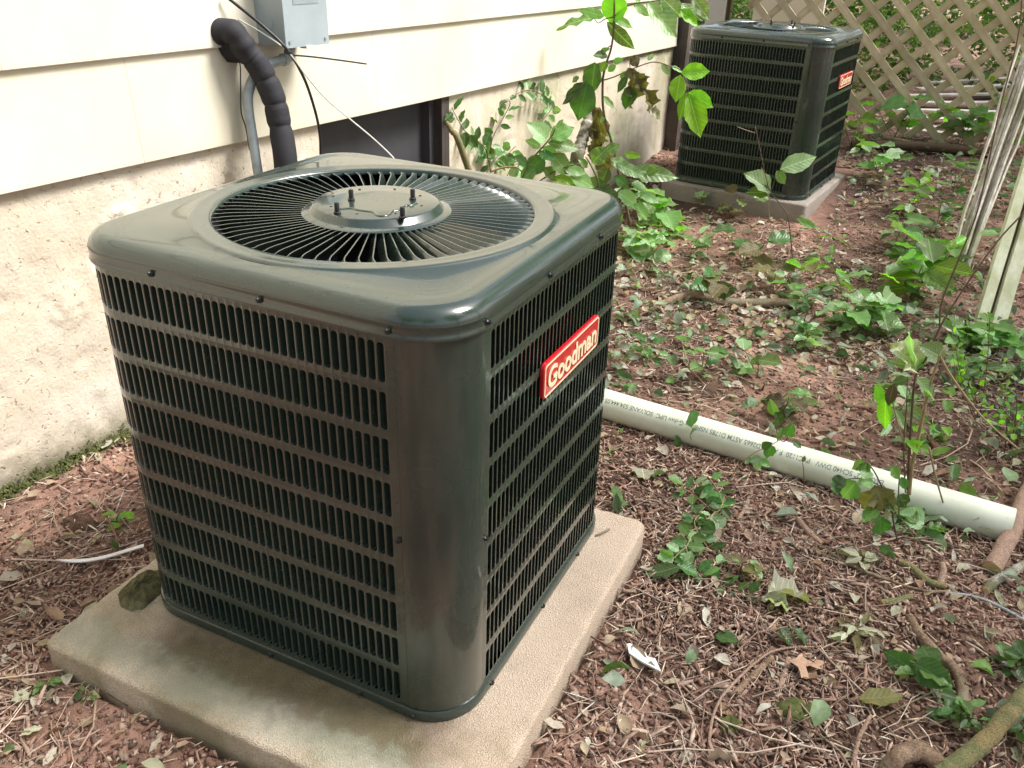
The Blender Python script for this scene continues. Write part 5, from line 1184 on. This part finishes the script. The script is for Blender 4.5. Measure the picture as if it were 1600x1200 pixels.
# ---------------------------------------------------------------- ground litter (uncountable)
def blocked(x, y):
    if -.10 < x < .815 and -.175 < y < .725: return True
    if x < XW+WY*y+.005 and y < 4.5: return True
    lx, ly = x-pc.x, y-pc.y
    if abs(lx) < .45 and abs(ly) < .46: return True
    return False
def scatter(n, seed, dmax=4.5, pw=1.6, xr=(-.75, 3.2), yr=(-.9, 5.6), clump=None):
    r_ = np.random.default_rng(seed); out = []
    while len(out) < n:
        x = r_.uniform(*xr); y = r_.uniform(*yr); d = math.hypot(x-CP[0], y-CP[1]); d3 = math.hypot(d, 1.25)
        if r_.random() > min(1, (1.75/d3)**pw): continue
        if blocked(x, y): continue
        # only where the photo can see
        q = np.array([x, y, -.08])-CP; z = q@AF
        if z < .3: continue
        u = F*(q@AR)/z; v = F*(q@AU)/z
        if abs(u) > 950 or abs(v) > 760: continue
        if clump is not None and r_.random() > clump(x, y): continue
        out.append((x, y, gz(x, y)+gdisp(x, y)))
    return np.array(out)
def rotm(r_, n, tilt):
    """random yaw plus small tilt rotation matrices, n x 3 x 3"""
    a = r_.uniform(0, 2*np.pi, n); tx = r_.normal(0, tilt, n); ty = r_.normal(0, tilt, n)
    ca, sa = np.cos(a), np.sin(a); Z = np.zeros((n, 3, 3)); Z[:, 0, 0] = ca; Z[:, 0, 1] = -sa; Z[:, 1, 0] = sa; Z[:, 1, 1] = ca; Z[:, 2, 2] = 1
    T = np.zeros((n, 3, 3)); cx, sx = np.cos(tx), np.sin(tx); T[:, 0, 0] = 1; T[:, 1, 1] = cx; T[:, 1, 2] = -sx; T[:, 2, 1] = sx; T[:, 2, 2] = cx
    Y = np.zeros((n, 3, 3)); cy, sy = np.cos(ty), np.sin(ty); Y[:, 1, 1] = 1; Y[:, 0, 0] = cy; Y[:, 0, 2] = sy; Y[:, 2, 0] = -sy; Y[:, 2, 2] = cy
    return Z@T@Y
def mass(name, pts, V, faces, mat, label, cat='ground litter', smooth=False):
    """V: n x k x 3 local shapes already rotated; joined into one mesh"""
    n, k = V.shape[:2]; vs = (V+pts[:, None, :]).reshape(-1, 3); fa = np.array(faces); m_, c = fa.shape
    allf = (fa[None]+(np.arange(n)*k)[:, None, None]).reshape(-1, c)
    me = bpy.data.meshes.new(name); me.vertices.add(len(vs)); me.vertices.foreach_set('co', vs.astype(np.float32).ravel())
    me.loops.add(allf.size); me.loops.foreach_set('vertex_index', allf.astype(np.int32).ravel())
    me.polygons.add(len(allf)); me.polygons.foreach_set('loop_start', (np.arange(len(allf))*c).astype(np.int32)); me.polygons.foreach_set('loop_total', np.full(len(allf), c, np.int32))
    me.update(calc_edges=True); me.validate()
    if smooth: me.shade_smooth()
    o = link(name, me, mat); return tag(o, label, cat, kind='stuff')
def chips(n, seed, lr, wr_, thr, mat, name, label, tilt=.35, clump=None, pw=2.3, lift=.003):
    r_ = np.random.default_rng(seed); p = scatter(n, seed, clump=clump, pw=pw)
    L = r_.uniform(*lr, n)*r_.choice([.6, 1, 1.5], n); Wd = r_.uniform(*wr_, n); T = r_.uniform(*thr, n)
    # bent sliver: two segments, tapered ends
    base = np.array([(-1, -.5, -.5), (-1, .5, -.5), (-1, .4, .5), (-1, -.4, .5), (0, -.9, -.3), (0, .9, -.3), (0, .8, .9), (0, -.8, .9), (1, -.35, -.5), (1, .35, -.5), (1, .3, .4), (1, -.3, .4)], float)
    V = np.repeat(base[None], n, 0); V += r_.normal(0, .16, V.shape)
    V[:, :, 0] *= L[:, None]/2; V[:, :, 1] *= Wd[:, None]/2; V[:, :, 2] *= T[:, None]
    V = np.einsum('nij,nkj->nki', rotm(r_, n, tilt), V); p[:, 2] += lift+r_.uniform(0, .006, n)
    f = [(0, 3, 2, 1), (8, 9, 10, 11)]+[(a+i, a+(i+1) % 4, a+4+(i+1) % 4, a+4+i) for a in (0, 4) for i in range(4)]
    return mass(name, p, V, f, mat, label)
def cl(sx, sy, th, seed):
    return lambda x, y: 1.0 if noise.noise((x*sx, y*sy, seed)) > th else .13
chips(25000, 1, (.005, .019), (.0028, .0085), (.0010, .003), M['chips'], 'bark_mulch', 'loose shredded bark mulch covering the dirt', tilt=.5, clump=cl(1.6, 1.6, -.05, 1))
chips(3600, 2, (.016, .042), (.004, .010), (.0015, .004), M['chips'], 'coarse_bark_mulch', 'coarser bark pieces mixed in the mulch', clump=cl(2.5, 2.5, -.1, 4))
chips(1700, 3, (.014, .050), (.0012, .0040), (.0010, .0022), M['straw'], 'straw_bits', 'pale straw and wood slivers strewn over the mulch', tilt=.25, clump=cl(2.2, 2.2, -.15, 12), lift=.006)
r_ = np.random.default_rng(5); n = 36000; p = scatter(n, 6, pw=2.2)
base = np.array([(1, 0, 0), (0, 1, 0), (-1, 0, 0), (0, -1, 0), (0, 0, 1), (0, 0, -1)], float)
V = np.repeat(base[None], n, 0)+r_.normal(0, .22, (n, 6, 3)); V *= (r_.uniform(.0014, .0048, n)*r_.choice([1, 1, 2.0], n))[:, None, None]
mass('soil_crumbs', p+np.array([0, 0, .001]), V, [(0, 1, 4), (1, 2, 4), (2, 3, 4), (3, 0, 4), (1, 0, 5), (2, 1, 5), (3, 2, 5), (0, 3, 5)], M['crumbs'], 'crumbly reddish soil and small pebbles')
# twigs
def twigs(n, seed, lr, rr, name, label, clump=None):
    r_ = np.random.default_rng(seed); p = scatter(n, seed, pw=1.3, clump=clump); L = r_.uniform(*lr, n)*r_.choice([.6, 1, 1.7], n); rad = r_.uniform(*rr, n)
    K = 5; V = np.zeros((n, K*4, 3)); b1 = r_.normal(0, .12, n); b2 = r_.normal(0, .10, n)
    for i in range(K):
        t = i/(K-1)-.5
        cx = t*L; cy = (b1*math.sin(t*5)+b2*(t*t*4))*L; cz = .008*np.cos(t*3)*r_.uniform(0, 1, n)
        for j in range(4):
            a = j*math.pi/2; V[:, i*4+j, 0] = cx; V[:, i*4+j, 1] = cy+rad*(1-.3*i/K)*math.cos(a); V[:, i*4+j, 2] = cz+rad*(1-.3*i/K)*math.sin(a)
    V = np.einsum('nij,nkj->nki', rotm(r_, n, .10), V); p[:, 2] += .004+rad
    f = [(a*4+i, a*4+(i+1) % 4, a*4+4+(i+1) % 4, a*4+4+i) for a in range(K-1) for i in range(4)]
    return mass(name, p, V, f, M['twigs'], label)
twigs(5200, 21, (.03, .11), (.0006, .0016), 'fine_twigs', 'fine dry twigs scattered over the dirt', cl(1.7, 1.7, -.2, 9))
twigs(560, 22, (.09, .26), (.0012, .0026), 'long_twigs', 'longer thin twigs strewn on the mulch')
# dead leaves
def leaves(n, seed, lr, mat, name, label, clump, lift=.004, tilt=.35, curl=.35, pw=1.0, zr=.01):
    r_ = np.random.default_rng(seed); p = scatter(n, seed, pw=pw, clump=clump); L = r_.uniform(*lr, n); ws = r_.uniform(.5, 1.1, n)
    rows = [(-.5, .02), (-.25, .26), (0, .33), (.25, .24), (.5, .015)]; V = np.zeros((n, 15, 3)); cu = r_.uniform(-curl, curl, n); cu2 = r_.uniform(.1, 1.0, n)
    for i, (x, wd) in enumerate(rows):
        for j in range(3):
            u = j-1; yy = wd*u*ws*(1+r_.normal(0, .15, n)); V[:, i*3+j, 0] = x*L; V[:, i*3+j, 1] = yy*L; V[:, i*3+j, 2] = (cu*x*x*1.6+abs(yy)*cu2+r_.normal(0, .03, n))*L
    V = np.einsum('nij,nkj->nki', rotm(r_, n, tilt), V); p[:, 2] += lift+r_.uniform(0, zr, n)
    f = [(i*3+j, i*3+3+j, i*3+4+j, i*3+j+1) for i in range(4) for j in range(2)]
    return mass(name, p, V, f, mat, label, smooth=True)
def litter_zone(x, y):
    a = math.exp(-(((x-.75)/.55)**2+((y-2.35)/.45)**2)); b = math.exp(-(((x-.9)/.6)**2+((y-4.3)/.4)**2)); return min(1, .10+a*1.1+b*.8+(.15 if y > 2.9 else 0))
leaves(2600, 31, (.02, .055), M['deadleaf'], 'leaf_litter', 'dry curled leaf litter on the ground', litter_zone)
leaves(700, 32, (.015, .04), M['deadleaf'], 'fallen_leaf_scraps', 'scraps of dry leaves on the mulch', None, pw=1.8)
gl = island('small_green_leaves', [(.05, .11, .03), (.14, .24, .09), (.28, .38, .24), (.08, .15, .05), (.17, .32, .05), (.34, .40, .30), (.10, .12, .04)], .45, .3, 0)
def gzone(x, y):
    a = math.exp(-(((x-1.55)/.6)**2+((y-2.3)/.8)**2)); b = math.exp(-(((x-.35)/.35)**2+((y-1.9)/.7)**2)); c = .35*math.exp(-(((x-1.2)/.5)**2+((y-4.4)/.5)**2)); return min(1, .015+a*.8+b*.7+c)
leaves(1150, 33, (.020, .060), gl, 'ground_cover', 'low green ground cover leaves between the weeds', gzone, lift=.012, zr=.05, tilt=.5)
# moss strip at the foundation foot
r_ = np.random.default_rng(8); n = 5200; ys = r_.uniform(.15, 1.9, n); zz = np.abs(r_.normal(0, .016, n)); pts = np.array([[*wl(y, 0, .006+max(0, .022-z)*r_.uniform(0, 1.2))[:2], gz(0, y)-.004+z] for y, z in zip(ys, zz)])
base = np.array([(1, 0, 0), (-.5, .86, 0), (-.5, -.86, 0), (0, 0, 1.2)], float); V = np.repeat(base[None], n, 0)+r_.normal(0, .3, (n, 4, 3)); V *= r_.uniform(.002, .0055, n)[:, None, None]
mass('wall_foot_moss', pts, V, [(0, 1, 3), (1, 2, 3), (2, 0, 3)], M['moss'], 'green moss strip along the foot of the foundation', 'moss')

# ---------------------------------------------------------------- woodland
def leaf_cloud(n, seed, centres, size, flat=1.0):
    r_ = np.random.default_rng(seed); cs = np.array([c[:3] for c in centres]); rs = np.array([c[3] for c in centres]); k = r_.choice(len(cs), n, p=rs**2/np.sum(rs**2))
    d = r_.normal(0, 1, (n, 3)); d /= np.linalg.norm(d, axis=1)[:, None]; p = cs[k]+d*(rs[k]*r_.uniform(.45, 1.0, n)**.5)[:, None]*np.array([1, 1, flat])
    base = np.array([(-1, 0, 0), (0, -.5, .12), (1, 0, -.1), (0, .5, .12)], float); V = np.repeat(base[None], n, 0)*r_.uniform(.6, 1.3, n)[:, None, None]*size
    V = np.einsum('nij,nkj->nki', rotm(r_, n, .7), V); return p, V
cs = []
rr_ = random.Random(4)
for i in range(46):
    x = rr_.uniform(-1.5, 5.5); y = FY+rr_.uniform(.9, 6.0); z = gz(x, y); s = rr_.uniform(.25, .55)
    if y < FY+1.4 and .9 < x < 2.2: continue
    cs.append((x, y, z+s*rr_.uniform(.3, 1.3), s))
p, V = leaf_cloud(26000, 71, cs, .035, .9)
mass('undergrowth', p, V, [(0, 1, 2, 3)], M['foliage'], 'tangled green undergrowth beyond the lattice fence', 'undergrowth')
p, V = leaf_cloud(9000, 72, [(x, y, gz(x, y)+.03, .5) for x, y in [(rr_.uniform(-1, 5), FY+rr_.uniform(1, 7)) for _ in range(26)]], .03, .12)
mass('woodland_floor_litter', p, V, [(0, 1, 2, 3)], M['deadleaf'], 'brown leaf litter on the woodland floor behind the fence', 'leaf litter')
def tree(x, y, h, cr, seed, label):
    root = thing('tree', label, 'tree', (x, y, gz(x, y)), 'trees around the yard'); r2 = random.Random(seed)
    pts = [Vector((x, y, gz(x, y)-.1)), Vector((x+r2.uniform(-.2, .2), y+r2.uniform(-.2, .2), h*.4)), Vector((x+r2.uniform(-.4, .4), y, h*.9))]
    mb = MB(); sp_ = spline(pts, 6); mb.tube(sp_, [.20-.012*i for i in range(len(sp_))], 10)
    cen = []
    for k in range(9):
        a = r2.uniform(0, 6.28); q = Vector((x+math.cos(a)*cr*r2.uniform(.3, .8), y+math.sin(a)*cr*r2.uniform(.3, .8), h*r2.uniform(.5, 1.0)))
        st_ = sp_[r2.randint(5, 11)]; mb.tube([st_, st_.lerp(q, .5)+Vector((0, 0, .2)), q], [.07, .045, .015], 6); cen.append((q.x, q.y, q.z, cr*r2.uniform(.35, .6)))
    under(mb.build('trunk', M['bark_tree'], smooth=True), root)
    p, V = leaf_cloud(5200, seed, cen, .10); o = mass('crown', p, V, [(0, 1, 2, 3)], M['crown_leaves'], None, None); del o['kind']; under(o, root)
trees = [(6.5, 3.5, 6.5, 2.6, 'broadleaf tree standing off to the right of the yard'), (6.8, -1.2, 6.0, 2.6, 'broadleaf tree right of the viewer'), (2.5, 11.5, 7.5, 2.8, 'broadleaf tree deep behind the lattice fence'), (5.5, 8.0, 7.5, 2.8, 'broadleaf tree behind the right end of the fence'), (-1.0, 12.5, 7, 2.6, 'broadleaf tree beyond the house corner'), (3.2, -6.5, 6.0, 2.6, 'broadleaf tree behind the viewer'), (-.8, -6.8, 5.5, 2.2, 'broadleaf tree behind the viewer by the house')]
for i, a in enumerate(trees): tree(*a[:4], 100+i, a[4])
